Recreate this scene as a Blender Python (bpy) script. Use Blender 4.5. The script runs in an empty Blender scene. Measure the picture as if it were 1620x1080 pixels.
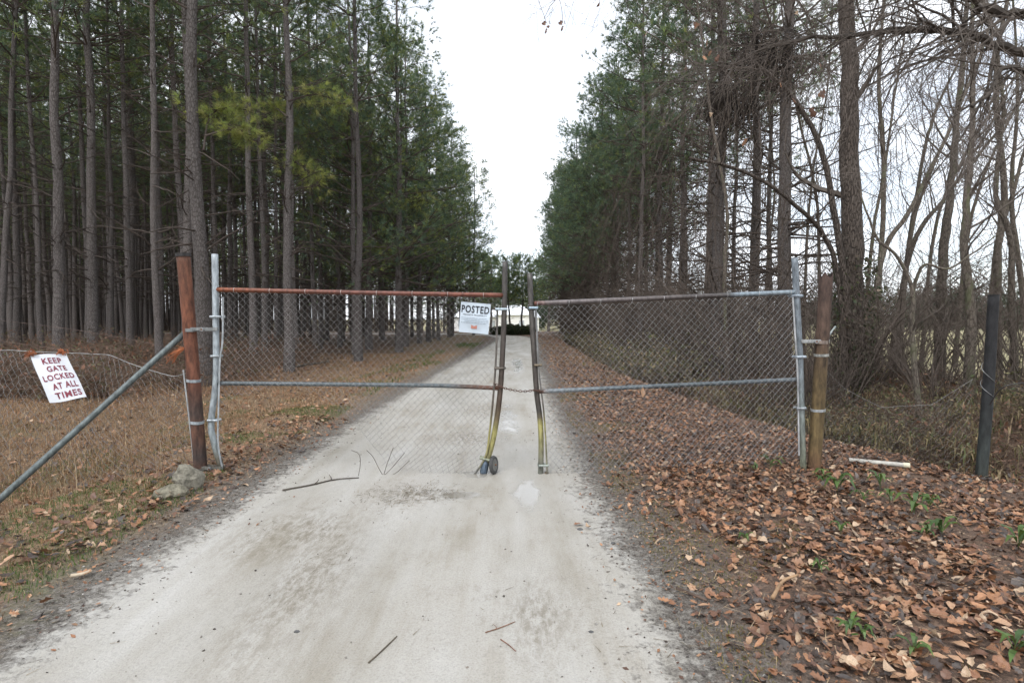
import bpy, math, random
import numpy as np
from mathutils import Vector, Matrix
random.seed(7)
rng = np.random.default_rng(11)
SC = bpy.context.scene
COL = SC.collection

# ------------------------------------------------------------------ camera, sky, sun, exposure
F = 900.0                       # focal length in pixels of a 1620 wide frame
EYE = 1.6
PITCH = math.atan(36.0 / F)
cam = bpy.data.cameras.new('camera')
cam.sensor_width = 36.0
cam.lens = 36.0 * F / 1620.0
cam.clip_start = 0.05
cam.clip_end = 3000
camo = bpy.data.objects.new('camera', cam)
camo.location = (0, 0, EYE)
camo.rotation_euler = (math.pi / 2 - PITCH, 0, 0)
COL.objects.link(camo)
SC.camera = camo

SUN_EL, SUN_AZ = math.radians(52), math.radians(200)
world = bpy.data.worlds.new('World')
SC.world = world
world.use_nodes = True
wn, wl = world.node_tree.nodes, world.node_tree.links
wn.clear()
w_out = wn.new('ShaderNodeOutputWorld')
w_bg = wn.new('ShaderNodeBackground')
w_bg.inputs['Strength'].default_value = 0.1
w_sky = wn.new('ShaderNodeTexSky')
w_sky.sky_type = 'NISHITA'
w_sky.sun_disc = False
w_sky.sun_elevation = SUN_EL
w_sky.sun_rotation = SUN_AZ
w_co = wn.new('ShaderNodeTexCoord')
w_map = wn.new('ShaderNodeMapping')
w_map.inputs['Scale'].default_value = (1.6, 1.6, 4.0)
w_no = wn.new('ShaderNodeTexNoise')
w_no.inputs['Scale'].default_value = 1.7
w_no.inputs['Detail'].default_value = 5
w_rp = wn.new('ShaderNodeValToRGB')
w_rp.color_ramp.elements[0].position = 0.36
w_rp.color_ramp.elements[0].color = (0.55, 0.55, 0.55, 1)
w_rp.color_ramp.elements[1].position = 0.56
w_rp.color_ramp.elements[1].color = (0.97, 0.97, 0.97, 1)
w_mx = wn.new('ShaderNodeMix')
w_mx.data_type = 'RGBA'
w_mx.inputs['B'].default_value = (10.0, 10.4, 11.0, 1)      # the cloud deck
wl.new(w_co.outputs['Generated'], w_map.inputs['Vector'])
wl.new(w_map.outputs[0], w_no.inputs['Vector'])
wl.new(w_no.outputs['Fac'], w_rp.inputs['Fac'])
wl.new(w_rp.outputs['Color'], w_mx.inputs['Factor'])
wl.new(w_sky.outputs[0], w_mx.inputs['A'])
wl.new(w_mx.outputs['Result'], w_bg.inputs['Color'])
wl.new(w_bg.outputs[0], w_out.inputs['Surface'])

sun = bpy.data.lights.new('sun', 'SUN')
sun.energy = 1.4
sun.angle = math.radians(25)
sun.color = (1.0, 0.97, 0.92)
suno = bpy.data.objects.new('sun', sun)
sd = Vector((math.sin(SUN_AZ) * math.cos(SUN_EL), math.cos(SUN_AZ) * math.cos(SUN_EL), math.sin(SUN_EL)))
suno.rotation_euler = (-sd).to_track_quat('-Z', 'Y').to_euler()
suno.location = (0, -10, 30)
COL.objects.link(suno)

SC.view_settings.view_transform = 'Standard'
SC.view_settings.look = 'None'
SC.view_settings.exposure = 0.75
SC.view_settings.gamma = 1.0
SC.render.engine = 'CYCLES'
SC.cycles.use_denoising = True
SC.cycles.max_bounces = 5
SC.cycles.diffuse_bounces = 4
SC.cycles.adaptive_threshold = 0.04
SC.cycles.glossy_bounces = 2
SC.cycles.transmission_bounces = 3
SC.cycles.caustics_reflective = False
SC.cycles.caustics_refractive = False

# ------------------------------------------------------------------ helpers
CP, SP = math.cos(PITCH), math.sin(PITCH)


def unp(px, py, Y):
    """world point at depth Y on the ray through a photograph pixel"""
    a, b = px - 810.0, 540.0 - py
    dy = F * CP + b * SP
    dz = -F * SP + b * CP
    return np.array([a / dy * Y, Y, EYE + dz / dy * Y])


def gp(px, py, z=0.0):
    b = 540.0 - py
    dy = F * CP + b * SP
    dz = -F * SP + b * CP
    Y = (z - EYE) / (dz / dy)
    return unp(px, py, Y)


def sstep(x):
    x = np.clip(x, 0, 1)
    return x * x * (3 - 2 * x)


class MB:
    """collects polygons of 3 or 4 corners with a colour for each vertex"""
    def __init__(self):
        self.v, self.f3, self.f4, self.c, self.n = [], [], [], [], 0

    def add(self, v, f, col=(0.5, 0.5, 0.5)):
        v = np.asarray(v, dtype=np.float32).reshape(-1, 3)
        f = np.asarray(f, dtype=np.int64)
        c = np.asarray(col, dtype=np.float32)
        if c.ndim == 1:
            c = np.broadcast_to(c, (len(v), 3))
        (self.f3 if f.shape[-1] == 3 else self.f4).append(f.reshape(-1, f.shape[-1]) + self.n)
        self.v.append(v)
        self.c.append(c)
        self.n += len(v)
        return self

    def tubes(self, P, R, sides=6, col=(0.5, 0.5, 0.5), cap=False):
        """P (M,N,3) polylines, R (M,N) radii; col (3,), (N,3) or (M,N,3)"""
        P = np.asarray(P, dtype=float)
        if P.ndim == 2:
            P = P[None]
        M, N = P.shape[:2]
        R = np.asarray(R, dtype=float)
        if R.ndim == 0:
            R = np.full((M, N), float(R))
        if R.ndim == 1:
            R = np.broadcast_to(R, (M, N))
        T = np.gradient(P, axis=1)
        T /= np.linalg.norm(T, axis=2, keepdims=True) + 1e-9
        mean = T.mean(axis=1)
        ref = np.where((np.abs(mean[:, 2]) > 0.75)[:, None], np.array([[1.0, 0.05, 0]]), np.array([[0.03, 0.05, 1.0]]))
        ref = np.broadcast_to(ref[:, None, :], T.shape)
        U = np.cross(T, ref)
        U /= np.linalg.norm(U, axis=2, keepdims=True) + 1e-9
        V = np.cross(T, U)
        a = np.linspace(0, 2 * np.pi, sides, endpoint=False)
        ring = U[:, :, None, :] * np.cos(a)[:, None] + V[:, :, None, :] * np.sin(a)[:, None]
        verts = P[:, :, None, :] + ring * R[:, :, None, None]
        i = np.arange(N - 1)[:, None]
        j = np.arange(sides)[None, :]
        q = np.stack([i * sides + j, i * sides + (j + 1) % sides, (i + 1) * sides + (j + 1) % sides, (i + 1) * sides + j], -1).reshape(-1, 4)
        off = (np.arange(M) * N * sides)[:, None, None]
        c = np.asarray(col, dtype=np.float32)
        if c.ndim > 1:
            c = np.broadcast_to(c, (M, N, 3))
            c = np.repeat(c[:, :, None, :], sides, 2).reshape(-1, 3)
        base = self.n
        self.add(verts, q[None] + off, c)
        if cap:
            k = np.arange(1, sides - 1)
            for m in range(M):
                b = base + m * N * sides
                e = b + (N - 1) * sides
                self.f3.append(np.stack([np.full_like(k, b), b + k + 1, b + k], -1))
                self.f3.append(np.stack([np.full_like(k, e), e + k, e + k + 1], -1))
        return self

    def box(self, c, s, col=(0.5, 0.5, 0.5), M=None):
        v = np.array([[x, y, z] for x in (-.5, .5) for y in (-.5, .5) for z in (-.5, .5)]) * np.array(s)
        if M is not None:
            v = v @ np.array(M).T
        v = v + np.array(c)
        f = [[0, 1, 3, 2], [4, 6, 7, 5], [0, 4, 5, 1], [2, 3, 7, 6], [0, 2, 6, 4], [1, 5, 7, 3]]
        return self.add(v, f, col)

    def mesh(self, name, mat, smooth=False):
        me = bpy.data.meshes.new(name)
        v = np.concatenate(self.v).astype(np.float32)
        f3 = np.concatenate(self.f3) if self.f3 else np.zeros((0, 3), int)
        f4 = np.concatenate(self.f4) if self.f4 else np.zeros((0, 4), int)
        me.vertices.add(len(v))
        me.vertices.foreach_set('co', v.ravel())
        nl = f3.size + f4.size
        me.loops.add(nl)
        me.loops.foreach_set('vertex_index', np.concatenate([f3.ravel(), f4.ravel()]).astype(np.int32))
        me.polygons.add(len(f3) + len(f4))
        st = np.concatenate([np.arange(len(f3)) * 3, f3.size + np.arange(len(f4)) * 4]).astype(np.int32)
        me.polygons.foreach_set('loop_start', st)
        me.polygons.foreach_set('use_smooth', np.full(len(st), smooth))
        at = me.attributes.new('col', 'FLOAT_COLOR', 'POINT')
        c = np.concatenate(self.c)
        at.data.foreach_set('color', np.concatenate([c, np.ones((len(c), 1), np.float32)], 1).astype(np.float32).ravel())
        me.update(calc_edges=True)
        me.materials.append(mat)
        return me

    def obj(self, name, mat, parent=None, smooth=False):
        o = bpy.data.objects.new(name, self.mesh(name, mat, smooth))
        COL.objects.link(o)
        if parent is not None:
            o.parent = parent
            o.matrix_parent_inverse = Matrix.Translation(-parent.location)
        return o


def mesh_obj(name, me, parent=None, loc=None, rot=None, scale=None):
    o = bpy.data.objects.new(name, me)
    COL.objects.link(o)
    if parent is not None:
        o.parent = parent
    if loc is not None:
        o.location = loc
    if rot is not None:
        o.rotation_euler = rot
    if scale is not None:
        o.scale = (scale,) * 3 if np.isscalar(scale) else scale
    return o


def tag(o, label=None, cat=None, group=None, kind=None):
    if label:
        o['label'] = label
    if cat:
        o['category'] = cat
    if group:
        o['group'] = group
    if kind:
        o['kind'] = kind
    return o


def empty(name, loc, label, cat, group=None, rotz=0.0, scale=1.0):
    o = bpy.data.objects.new(name, None)
    o.location = loc
    o.rotation_euler = (0, 0, rotz)
    o.scale = (scale,) * 3
    o.empty_display_size = 0.2
    COL.objects.link(o)
    return tag(o, label, cat, group)


def curve(pts, n):
    """Catmull-Rom through pts, resampled to n"""
    p = np.asarray(pts, dtype=float)
    if len(p) == 2:
        t = np.linspace(0, 1, n)[:, None]
        return p[0] * (1 - t) + p[1] * t
    q = np.concatenate([[2 * p[0] - p[1]], p, [2 * p[-1] - p[-2]]])
    out = []
    for s in np.linspace(0, len(p) - 1 - 1e-6, n):
        i = int(s)
        t = s - i
        a, b, c, d = q[i], q[i + 1], q[i + 2], q[i + 3]
        out.append(0.5 * (2 * b + (c - a) * t + (2 * a - 5 * b + 4 * c - d) * t * t + (3 * b - a - 3 * c + d) * t ** 3))
    return np.array(out)


def norm(v):
    return v / (np.linalg.norm(v, axis=-1, keepdims=True) + 1e-9)


def spawn(P, R, n, t0, t1, ang, length, npts, rr=0.5, tip=0.2, up=0.0, wig=0.15, fall=0.5, rmin=0.002, drop_tip=0.0, tpow=1.0, whorl=0):
    """children for every parent polyline; all at once"""
    M, N = P.shape[:2]
    K = M * n
    par = np.repeat(np.arange(M), n)
    t = t0 + (t1 - t0) * rng.random(K) ** tpow
    if whorl:
        t = t0 + (t1 - t0) * (np.round((t - t0) / (t1 - t0) * whorl) + rng.normal(0, 0.08, K)) / whorl
        t = np.clip(t, 0.01, 0.995)
    s = t * (N - 1)
    i = np.minimum(s.astype(int), N - 2)
    fr = (s - i)[:, None]
    p0 = P[par, i] * (1 - fr) + P[par, i + 1] * fr
    tan = norm(P[par, i + 1] - P[par, i])
    r0 = R[par, i] * (1 - fr[:, 0]) + R[par, i + 1] * fr[:, 0]
    perp = norm(np.cross(tan, rng.normal(size=(K, 3))))
    a = np.radians(rng.uniform(ang[0], ang[1], K))[:, None]
    d = norm(tan * np.cos(a) + perp * np.sin(a))
    L = rng.uniform(length[0], length[1], K) * (1 - fall * (t - t0) / max(t1 - t0, 1e-6))
    step = (L / (npts - 1))[:, None]
    pts = [p0]
    for k in range(npts - 1):
        d = norm(d + rng.normal(0, wig, (K, 3)) + np.array([0, 0, up - drop_tip * k / npts]))
        pts.append(pts[-1] + d * step)
    C = np.stack(pts, 1)
    rb = np.maximum(r0 * rr * rng.uniform(0.7, 1.0, K), rmin)
    CR = rb[:, None] * np.linspace(1, tip, npts)[None]
    return C, np.maximum(CR, rmin * 0.6), t


# ------------------------------------------------------------------ materials
def new_mat(name):
    m = bpy.data.materials.new(name)
    m.use_nodes = True
    nt = m.node_tree
    return m, nt.nodes, nt.links, nt.nodes['Principled BSDF']


def N_(nodes, kind, **kw):
    n = nodes.new(kind)
    for k, v in kw.items():
        if k in n.inputs:
            n.inputs[k].default_value = v
        else:
            setattr(n, k, v)
    return n


def ramp(nodes, stops):
    r = nodes.new('ShaderNodeValToRGB')
    el = r.color_ramp.elements
    while len(el) < len(stops):
        el.new(0.5)
    for e, (p, c) in zip(el, stops):
        e.position = p
        e.color = (c, c, c, 1) if np.isscalar(c) else (*c, 1)
    return r


def mixc(nodes, links, fac, a, b, blend='MIX'):
    m = nodes.new('ShaderNodeMix')
    m.data_type = 'RGBA'
    m.blend_type = blend
    for sock, val in ((m.inputs['Factor'], fac), (m.inputs['A'], a), (m.inputs['B'], b)):
        if isinstance(val, (int, float)):
            sock.default_value = val
        elif isinstance(val, tuple):
            sock.default_value = (*val, 1)
        else:
            links.new(val, sock)
    return m.outputs['Result']


def mathn(nodes, links, op, a, b=0.0, clamp=False):
    m = nodes.new('ShaderNodeMath')
    m.operation = op
    m.use_clamp = clamp
    for s, val in ((m.inputs[0], a), (m.inputs[1], b)):
        if isinstance(val, (int, float)):
            s.default_value = val
        else:
            links.new(val, s)
    return m.outputs[0]


def attr_mat(name, rough=0.6, metallic=0.0, scale=20.0, lo=0.7, hi=1.25, bump=0.0, spec=0.5, trans=0.0, objrand=0.0, stretch=(1, 1, 1)):
    """colour comes with the vertices, a noise breaks it up"""
    m, n, l, b = new_mat(name)
    at = N_(n, 'ShaderNodeAttribute', attribute_name='col')
    tc = n.new('ShaderNodeTexCoord')
    mp = n.new('ShaderNodeMapping')
    mp.inputs['Scale'].default_value = stretch
    l.new(tc.outputs['Object'], mp.inputs['Vector'])
    no = N_(n, 'ShaderNodeTexNoise', Scale=scale, Detail=5.0, Roughness=0.65)
    l.new(mp.outputs[0], no.inputs['Vector'])
    rp = ramp(n, [(0.3, lo), (0.7, hi)])
    l.new(no.outputs['Fac'], rp.inputs['Fac'])
    c = mixc(n, l, 1.0, at.outputs['Color'], rp.outputs['Color'], 'MULTIPLY')
    if objrand:
        oi = n.new('ShaderNodeObjectInfo')
        r2 = ramp(n, [(0.0, 1 - objrand), (1.0, 1 + objrand)])
        l.new(oi.outputs['Random'], r2.inputs['Fac'])
        c = mixc(n, l, 1.0, c, r2.outputs['Color'], 'MULTIPLY')
    l.new(c, b.inputs['Base Color'])
    b.inputs['Roughness'].default_value = rough
    b.inputs['Metallic'].default_value = metallic
    b.inputs['Specular IOR Level'].default_value = spec
    if bump:
        bp = N_(n, 'ShaderNodeBump', Strength=bump, Distance=0.01)
        l.new(no.outputs['Fac'], bp.inputs['Height'])
        l.new(bp.outputs[0], b.inputs['Normal'])
    if trans:
        tr = n.new('ShaderNodeBsdfTranslucent')
        l.new(c, tr.inputs['Color'])
        ms = n.new('ShaderNodeMixShader')
        ms.inputs[0].default_value = trans
        out = n['Material Output']
        l.new(b.outputs[0], ms.inputs[1])
        l.new(tr.outputs[0], ms.inputs[2])
        l.new(ms.outputs[0], out.inputs['Surface'])
    return m


def bark_mat(name, dark, light, sx=9.0, sz=2.6, bump=0.9, moss=None):
    m, n, l, b = new_mat(name)
    tc = n.new('ShaderNodeTexCoord')
    mp = n.new('ShaderNodeMapping')
    mp.inputs['Scale'].default_value = (sx, sx, sz)
    l.new(tc.outputs['Object'], mp.inputs['Vector'])
    ns = N_(n, 'ShaderNodeTexNoise', Scale=1.6, Detail=3.0)
    l.new(mp.outputs[0], ns.inputs['Vector'])
    ad = mixc(n, l, 0.35, mp.outputs[0], ns.outputs['Color'], 'ADD')
    vo = n.new('ShaderNodeTexVoronoi')
    vo.feature = 'DISTANCE_TO_EDGE'
    vo.inputs['Scale'].default_value = 1.6
    l.new(ad, vo.inputs['Vector'])
    r1 = ramp(n, [(0.0, 0.0), (0.16, 1.0)])
    l.new(vo.outputs['Distance'], r1.inputs['Fac'])
    n2 = N_(n, 'ShaderNodeTexNoise', Scale=3.0, Detail=6.0, Roughness=0.7)
    l.new(mp.outputs[0], n2.inputs['Vector'])
    pl = mixc(n, l, n2.outputs['Fac'], tuple(x * 0.55 for x in light), tuple(min(1, x * 1.35) for x in light))
    c = mixc(n, l, r1.outputs['Color'], dark, pl)
    if moss:
        n3 = N_(n, 'ShaderNodeTexNoise', Scale=0.5, Detail=4.0)
        l.new(mp.outputs[0], n3.inputs['Vector'])
        r3 = ramp(n, [(0.52, 0.0), (0.66, 0.7)])
        l.new(n3.outputs['Fac'], r3.inputs['Fac'])
        c = mixc(n, l, r3.outputs['Color'], c, moss)
    oi = n.new('ShaderNodeObjectInfo')
    r2 = ramp(n, [(0.0, 0.72), (1.0, 1.22)])
    l.new(oi.outputs['Random'], r2.inputs['Fac'])
    c = mixc(n, l, 1.0, c, r2.outputs['Color'], 'MULTIPLY')
    l.new(c, b.inputs['Base Color'])
    b.inputs['Roughness'].default_value = 0.9
    b.inputs['Specular IOR Level'].default_value = 0.2
    h = mathn(n, l, 'ADD', r1.outputs['Color'], n2.outputs['Fac'])
    bp = N_(n, 'ShaderNodeBump', Strength=bump, Distance=0.02)
    l.new(h, bp.inputs['Height'])
    l.new(bp.outputs[0], b.inputs['Normal'])
    return m


MAT = {}
MAT['pine_bark'] = bark_mat('pine_bark', (0.075, 0.064, 0.058), (0.172, 0.154, 0.147), sx=17, sz=6.0, bump=0.7)
MAT['ivy_bark'] = bark_mat('shaggy_bark', (0.05, 0.04, 0.034), (0.17, 0.14, 0.12), sx=22, sz=4.0)
MAT['smooth_bark'] = bark_mat('smooth_bark', (0.06, 0.05, 0.042), (0.15, 0.128, 0.105), sx=16, sz=5, bump=0.4, moss=(0.10, 0.11, 0.06))
MAT['twig'] = attr_mat('twig_bark', rough=0.85, scale=6, lo=0.6, hi=1.4, spec=0.2, objrand=0.15)
MAT['needle'] = attr_mat('pine_needle', rough=0.5, scale=0.6, lo=0.7, hi=1.3, spec=0.35, trans=0.45, objrand=0.12)
MAT['leaf'] = attr_mat('dead_leaf', rough=0.5, scale=25, lo=0.6, hi=1.35, spec=0.5, trans=0.08)
MAT['green'] = attr_mat('green_leaf', rough=0.45, scale=12, lo=0.7, hi=1.3, spec=0.4, trans=0.25)
MAT['grass'] = attr_mat('dry_grass', rough=0.7, scale=8, lo=0.75, hi=1.25, spec=0.25, trans=0.2)
MAT['pipe'] = attr_mat('weathered_pipe', rough=0.5, metallic=0.25, scale=30, lo=0.45, hi=1.35, bump=0.45, stretch=(1, 1, 0.35))
MAT['rust'] = attr_mat('rusted_steel', rough=0.82, metallic=0.05, scale=22, lo=0.30, hi=1.55, bump=0.7, stretch=(1, 1, 0.3))
MAT['wire'] = attr_mat('galvanised_wire', rough=0.45, metallic=0.35, scale=9, lo=0.6, hi=1.3)
MAT['paint'] = attr_mat('sign_paint', rough=0.5, scale=9, lo=0.9, hi=1.05)
MAT['stone'] = attr_mat('concrete_lump', rough=0.9, scale=26, lo=0.4, hi=1.35, bump=0.7, spec=0.25)
MAT['plastic'] = attr_mat('white_plastic', rough=0.45, scale=16, lo=0.55, hi=1.1)
MAT['wall'] = attr_mat('painted_wall', rough=0.7, scale=2, lo=0.92, hi=1.04)
MAT['rubber'] = attr_mat('dusty_rubber', rough=0.85, scale=30, lo=0.7, hi=1.3, bump=0.2)


def ground_material():
    m, n, l, b = new_mat('ground_mix')
    tc = n.new('ShaderNodeTexCoord')
    rd = N_(n, 'ShaderNodeAttribute', attribute_name='rd').outputs['Fac']
    veg = N_(n, 'ShaderNodeAttribute', attribute_name='veg').outputs['Fac']
    fld = N_(n, 'ShaderNodeAttribute', attribute_name='field').outputs['Fac']

    def noise(scale, detail=5.0, rough=0.6, st=(1, 1, 1)):
        mp = n.new('ShaderNodeMapping')
        mp.inputs['Scale'].default_value = st
        l.new(tc.outputs['Object'], mp.inputs['Vector'])
        k = N_(n, 'ShaderNodeTexNoise', Scale=scale, Detail=detail, Roughness=rough)
        l.new(mp.outputs[0], k.inputs['Vector'])
        return k.outputs['Fac']
    # --- sand of the road
    streak = noise(3.2, 6, 0.65, (1, 0.10, 1))
    blot = noise(1.1, 6, 0.65, (1, 0.5, 1))
    grain = noise(90, 4, 0.7)
    rs = ramp(n, [(0.36, (0.265, 0.238, 0.192)), (0.47, (0.358, 0.338, 0.302)), (0.62, (0.425, 0.412, 0.386))])
    l.new(mathn(n, l, 'ADD', mathn(n, l, 'MULTIPLY', streak, 0.5), mathn(n, l, 'MULTIPLY', blot, 0.5)), rs.inputs['Fac'])
    rg = ramp(n, [(0.28, 0.72), (0.5, 1.0), (0.75, 1.12)])
    l.new(grain, rg.inputs['Fac'])
    sand = mixc(n, l, 1.0, rs.outputs['Color'], rg.outputs['Color'], 'MULTIPLY')
    # dark specks and scuffs of needles trodden into the sand
    sp = noise(7.5, 8, 0.75, (1, 0.55, 1))
    rsp = ramp(n, [(0.57, 0.0), (0.68, 0.8)])
    l.new(sp, rsp.inputs['Fac'])
    patch = noise(0.55, 4, 0.6)
    rpa = ramp(n, [(0.45, 0.15), (0.65, 1.0)])
    l.new(patch, rpa.inputs['Fac'])
    fleck = mathn(n, l, 'MULTIPLY', rsp.outputs['Color'], rpa.outputs['Color'])
    scf = N_(n, 'ShaderNodeAttribute', attribute_name='scuff').outputs['Fac']
    wat = N_(n, 'ShaderNodeAttribute', attribute_name='wet').outputs['Fac']
    wn_ = noise(5.0, 5, 0.6, (1, 0.6, 1))
    wet_m = mathn(n, l, 'MULTIPLY', mathn(n, l, 'SUBTRACT', mathn(n, l, 'ADD', wat, mathn(n, l, 'MULTIPLY', wn_, 0.7)), 0.72), 4.0, True)
    sc_n = noise(26, 6, 0.75, (1, 0.35, 1))
    rsc = ramp(n, [(0.42, 0.0), (0.60, 1.0)])
    l.new(sc_n, rsc.inputs['Fac'])
    fleck = mathn(n, l, 'ADD', fleck, mathn(n, l, 'MULTIPLY', mathn(n, l, 'MULTIPLY', scf, rsc.outputs['Color']), 0.85), True)
    sand = mixc(n, l, mathn(n, l, 'MULTIPLY', fleck, 0.8), sand, (0.135, 0.11, 0.072))
    sand = mixc(n, l, mathn(n, l, 'MULTIPLY', wet_m, 0.35), sand, (0.17, 0.155, 0.13))
    # --- dark crumbly soil along the edge
    sn = mathn(n, l, 'ADD', mathn(n, l, 'MULTIPLY', noise(34, 7, 0.75), 0.5), mathn(n, l, 'MULTIPLY', noise(110, 6, 0.8), 0.5))
    rso = ramp(n, [(0.41, (0.035, 0.030, 0.026)), (0.5, (0.115, 0.102, 0.088)), (0.60, (0.27, 0.25, 0.222))])
    l.new(sn, rso.inputs['Fac'])
    # --- litter floor
    ln = mathn(n, l, 'ADD', mathn(n, l, 'MULTIPLY', noise(26, 8, 0.75), 0.5), mathn(n, l, 'MULTIPLY', noise(85, 6, 0.8), 0.5))
    rl = ramp(n, [(0.40, (0.028, 0.020, 0.016)), (0.48, (0.085, 0.054, 0.038)), (0.55, (0.17, 0.108, 0.075)), (0.64, (0.27, 0.195, 0.14))])
    l.new(ln, rl.inputs['Fac'])
    # --- mown dry grass with green patches
    gn = mathn(n, l, 'ADD', mathn(n, l, 'MULTIPLY', noise(22, 7, 0.75), 0.5), mathn(n, l, 'MULTIPLY', noise(75, 6, 0.8), 0.5))
    rgr = ramp(n, [(0.40, (0.05, 0.036, 0.024)), (0.5, (0.19, 0.125, 0.075)), (0.62, (0.34, 0.245, 0.15))])
    l.new(gn, rgr.inputs['Fac'])
    g2 = noise(0.9, 6, 0.7, (1, 0.6, 1))
    rg2 = ramp(n, [(0.54, 0.0), (0.66, 0.75)])
    l.new(g2, rg2.inputs['Fac'])
    grassy = mixc(n, l, rg2.outputs['Color'], rgr.outputs['Color'], (0.075, 0.105, 0.028))
    verge = mixc(n, l, veg, rl.outputs['Color'], grassy)
    # --- straw field beyond the trees
    fn = noise(0.35, 5, 0.7)
    rf = ramp(n, [(0.3, (0.20, 0.185, 0.085)), (0.7, (0.38, 0.33, 0.19))])
    l.new(fn, rf.inputs['Fac'])
    verge = mixc(n, l, fld, verge, rf.outputs['Color'])
    # --- distance to the road edge, torn by noise
    e1 = noise(2.2, 6, 0.7)
    e2 = noise(16, 6, 0.75)
    e = mathn(n, l, 'ADD', rd, mathn(n, l, 'MULTIPLY', mathn(n, l, 'SUBTRACT', e1, 0.5), 0.75))
    e = mathn(n, l, 'ADD', e, mathn(n, l, 'MULTIPLY', mathn(n, l, 'SUBTRACT', e2, 0.5), 1.1))
    r_in = ramp(n, [(0.30, 0.0), (0.52, 1.0)])
    l.new(mathn(n, l, 'ADD', mathn(n, l, 'MULTIPLY', e, 0.9), 0.48), r_in.inputs['Fac'])
    r_out = ramp(n, [(0.0, 0.0), (1.0, 1.0)])
    l.new(mathn(n, l, 'ADD', mathn(n, l, 'MULTIPLY', e, 1.5), -0.10, True), r_out.inputs['Fac'])
    c = mixc(n, l, r_in.outputs['Color'], sand, rso.outputs['Color'])
    c = mixc(n, l, r_out.outputs['Color'], c, verge)
    l.new(c, b.inputs['Base Color'])
    # --- wet film: the middle of the road shines
    wet = noise(0.8, 5, 0.6, (1.3, 0.28, 1))
    rw = ramp(n, [(0.42, 0.75), (0.60, 0.36)])
    l.new(wet, rw.inputs['Fac'])
    rough = mixc(n, l, r_in.outputs['Color'], rw.outputs['Color'], (0.85, 0.85, 0.85))
    rough = mixc(n, l, wet_m, rough, (0.05, 0.05, 0.05))
    l.new(rough, b.inputs['Roughness'])
    b.inputs['Specular IOR Level'].default_value = 0.4
    h = mathn(n, l, 'ADD', mathn(n, l, 'MULTIPLY', grain, 0.25), mathn(n, l, 'MULTIPLY', ln, r_in.outputs['Color']))
    h = mathn(n, l, 'ADD', h, mathn(n, l, 'MULTIPLY', streak, 0.35))
    bp = N_(n, 'ShaderNodeBump', Strength=0.55, Distance=0.03)
    l.new(mathn(n, l, 'SUBTRACT', 0.6, mathn(n, l, 'MULTIPLY', wet_m, 0.55)), bp.inputs['Strength'])
    l.new(h, bp.inputs['Height'])
    l.new(bp.outputs[0], b.inputs['Normal'])
    return m


MAT['ground'] = ground_material()

# ------------------------------------------------------------------ ground and road
cl_pts = [(-0.9, -14), (-0.82, -4), (-0.80, 3), (-0.84, 8), (-0.72, 14), (-0.48, 22), (-0.1, 32), (0.2, 41), (0.05, 48), (-1.4, 54), (-4.5, 58), (-9, 60), (-17, 61.5), (-34, 62), (-60, 62)]
CL = curve(cl_pts, 700)
CLT = norm(np.gradient(CL, axis=0))
HALF = 1.66


def half(y):
    return np.interp(y, [0, 10, 24, 45, 60], [1.66, 1.62, 1.46, 1.38, 1.38])



def value_noise(x, y, s, seed=0):
    x, y = np.asarray(x) / s, np.asarray(y) / s
    xi, yi = np.floor(x).astype(np.int64), np.floor(y).astype(np.int64)
    fx, fy = sstep(x - xi), sstep(y - yi)

    def hsh(a, b):
        h = (a * 374761393 + b * 668265263 + seed * 974634) & 0xffffffff
        h = ((h ^ (h >> 13)) * 1274126177) & 0xffffffff
        return ((h ^ (h >> 16)) & 0xffff) / 65535.0
    return (hsh(xi, yi) * (1 - fx) + hsh(xi + 1, yi) * fx) * (1 - fy) + (hsh(xi, yi + 1) * (1 - fx) + hsh(xi + 1, yi + 1) * fx) * fy


def road_dist(x, y):
    x, y = np.atleast_1d(np.asarray(x, float)), np.atleast_1d(np.asarray(y, float))
    out = np.empty(len(x))
    for s in range(0, len(x), 8000):
        d = (x[s:s + 8000, None] - CL[None, :, 0]) ** 2 + (y[s:s + 8000, None] - CL[None, :, 1]) ** 2
        out[s:s + 8000] = np.sqrt(d.min(1))
    return out - half(y)


def ditch_edge(y):
    return np.interp(y, [0, 5.0, 8.0, 12, 17, 26, 40, 60], [5.6, 4.6, 3.75, 3.2, 2.9, 3.0, 3.3, 3.8])


def H0(x, y):
    x, y = np.asarray(x, float), np.asarray(y, float)
    z = 0.10 * (value_noise(x, y, 2.3, 1) - 0.5) + 0.05 * (value_noise(x, y, 0.7, 2) - 0.5)
    xe = ditch_edge(y)
    gate = sstep((y - 4.6) / 1.8) * (1 - sstep((y - 52) / 8))
    z += -0.50 * sstep((x - xe) / 1.1) * (1 - 0.75 * sstep((x - xe - 1.3) / 3.0)) * gate
    z += -0.16 * sstep((-3.6 - x) / 1.2) * (1 - sstep((-5.2 - x) / 2.0)) * (1 - sstep((y - 13) / 6))
    z += -0.9 * sstep((y - 66) / 50)
    return z


def H(x, y, rd=None):
    """ground height; road_dist keeps the carriageway even"""
    x, y = np.atleast_1d(np.asarray(x, float)), np.atleast_1d(np.asarray(y, float))
    if rd is None:
        rd = road_dist(x, y)
    k = sstep((rd + 0.05) / 0.7)
    r = -0.016 * np.exp(-((x + 1.62) / .24) ** 2) - 0.016 * np.exp(-((x - .02) / .24) ** 2) + 0.016 * (value_noise(x, y, 1.4, 5) - 0.5)
    return H0(x, y) * k + r * (1 - k) + 0.03 * sstep((rd) / 0.5)


def axis(parts):
    out = []
    for a, b, s in parts:
        out.append(np.arange(a, b, s))
    return np.unique(np.round(np.concatenate(out), 4))


def fattr(me, name, vals):
    a = me.attributes.new(name, 'FLOAT', 'POINT')
    a.data.foreach_set('value', np.asarray(vals, np.float32))


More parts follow.
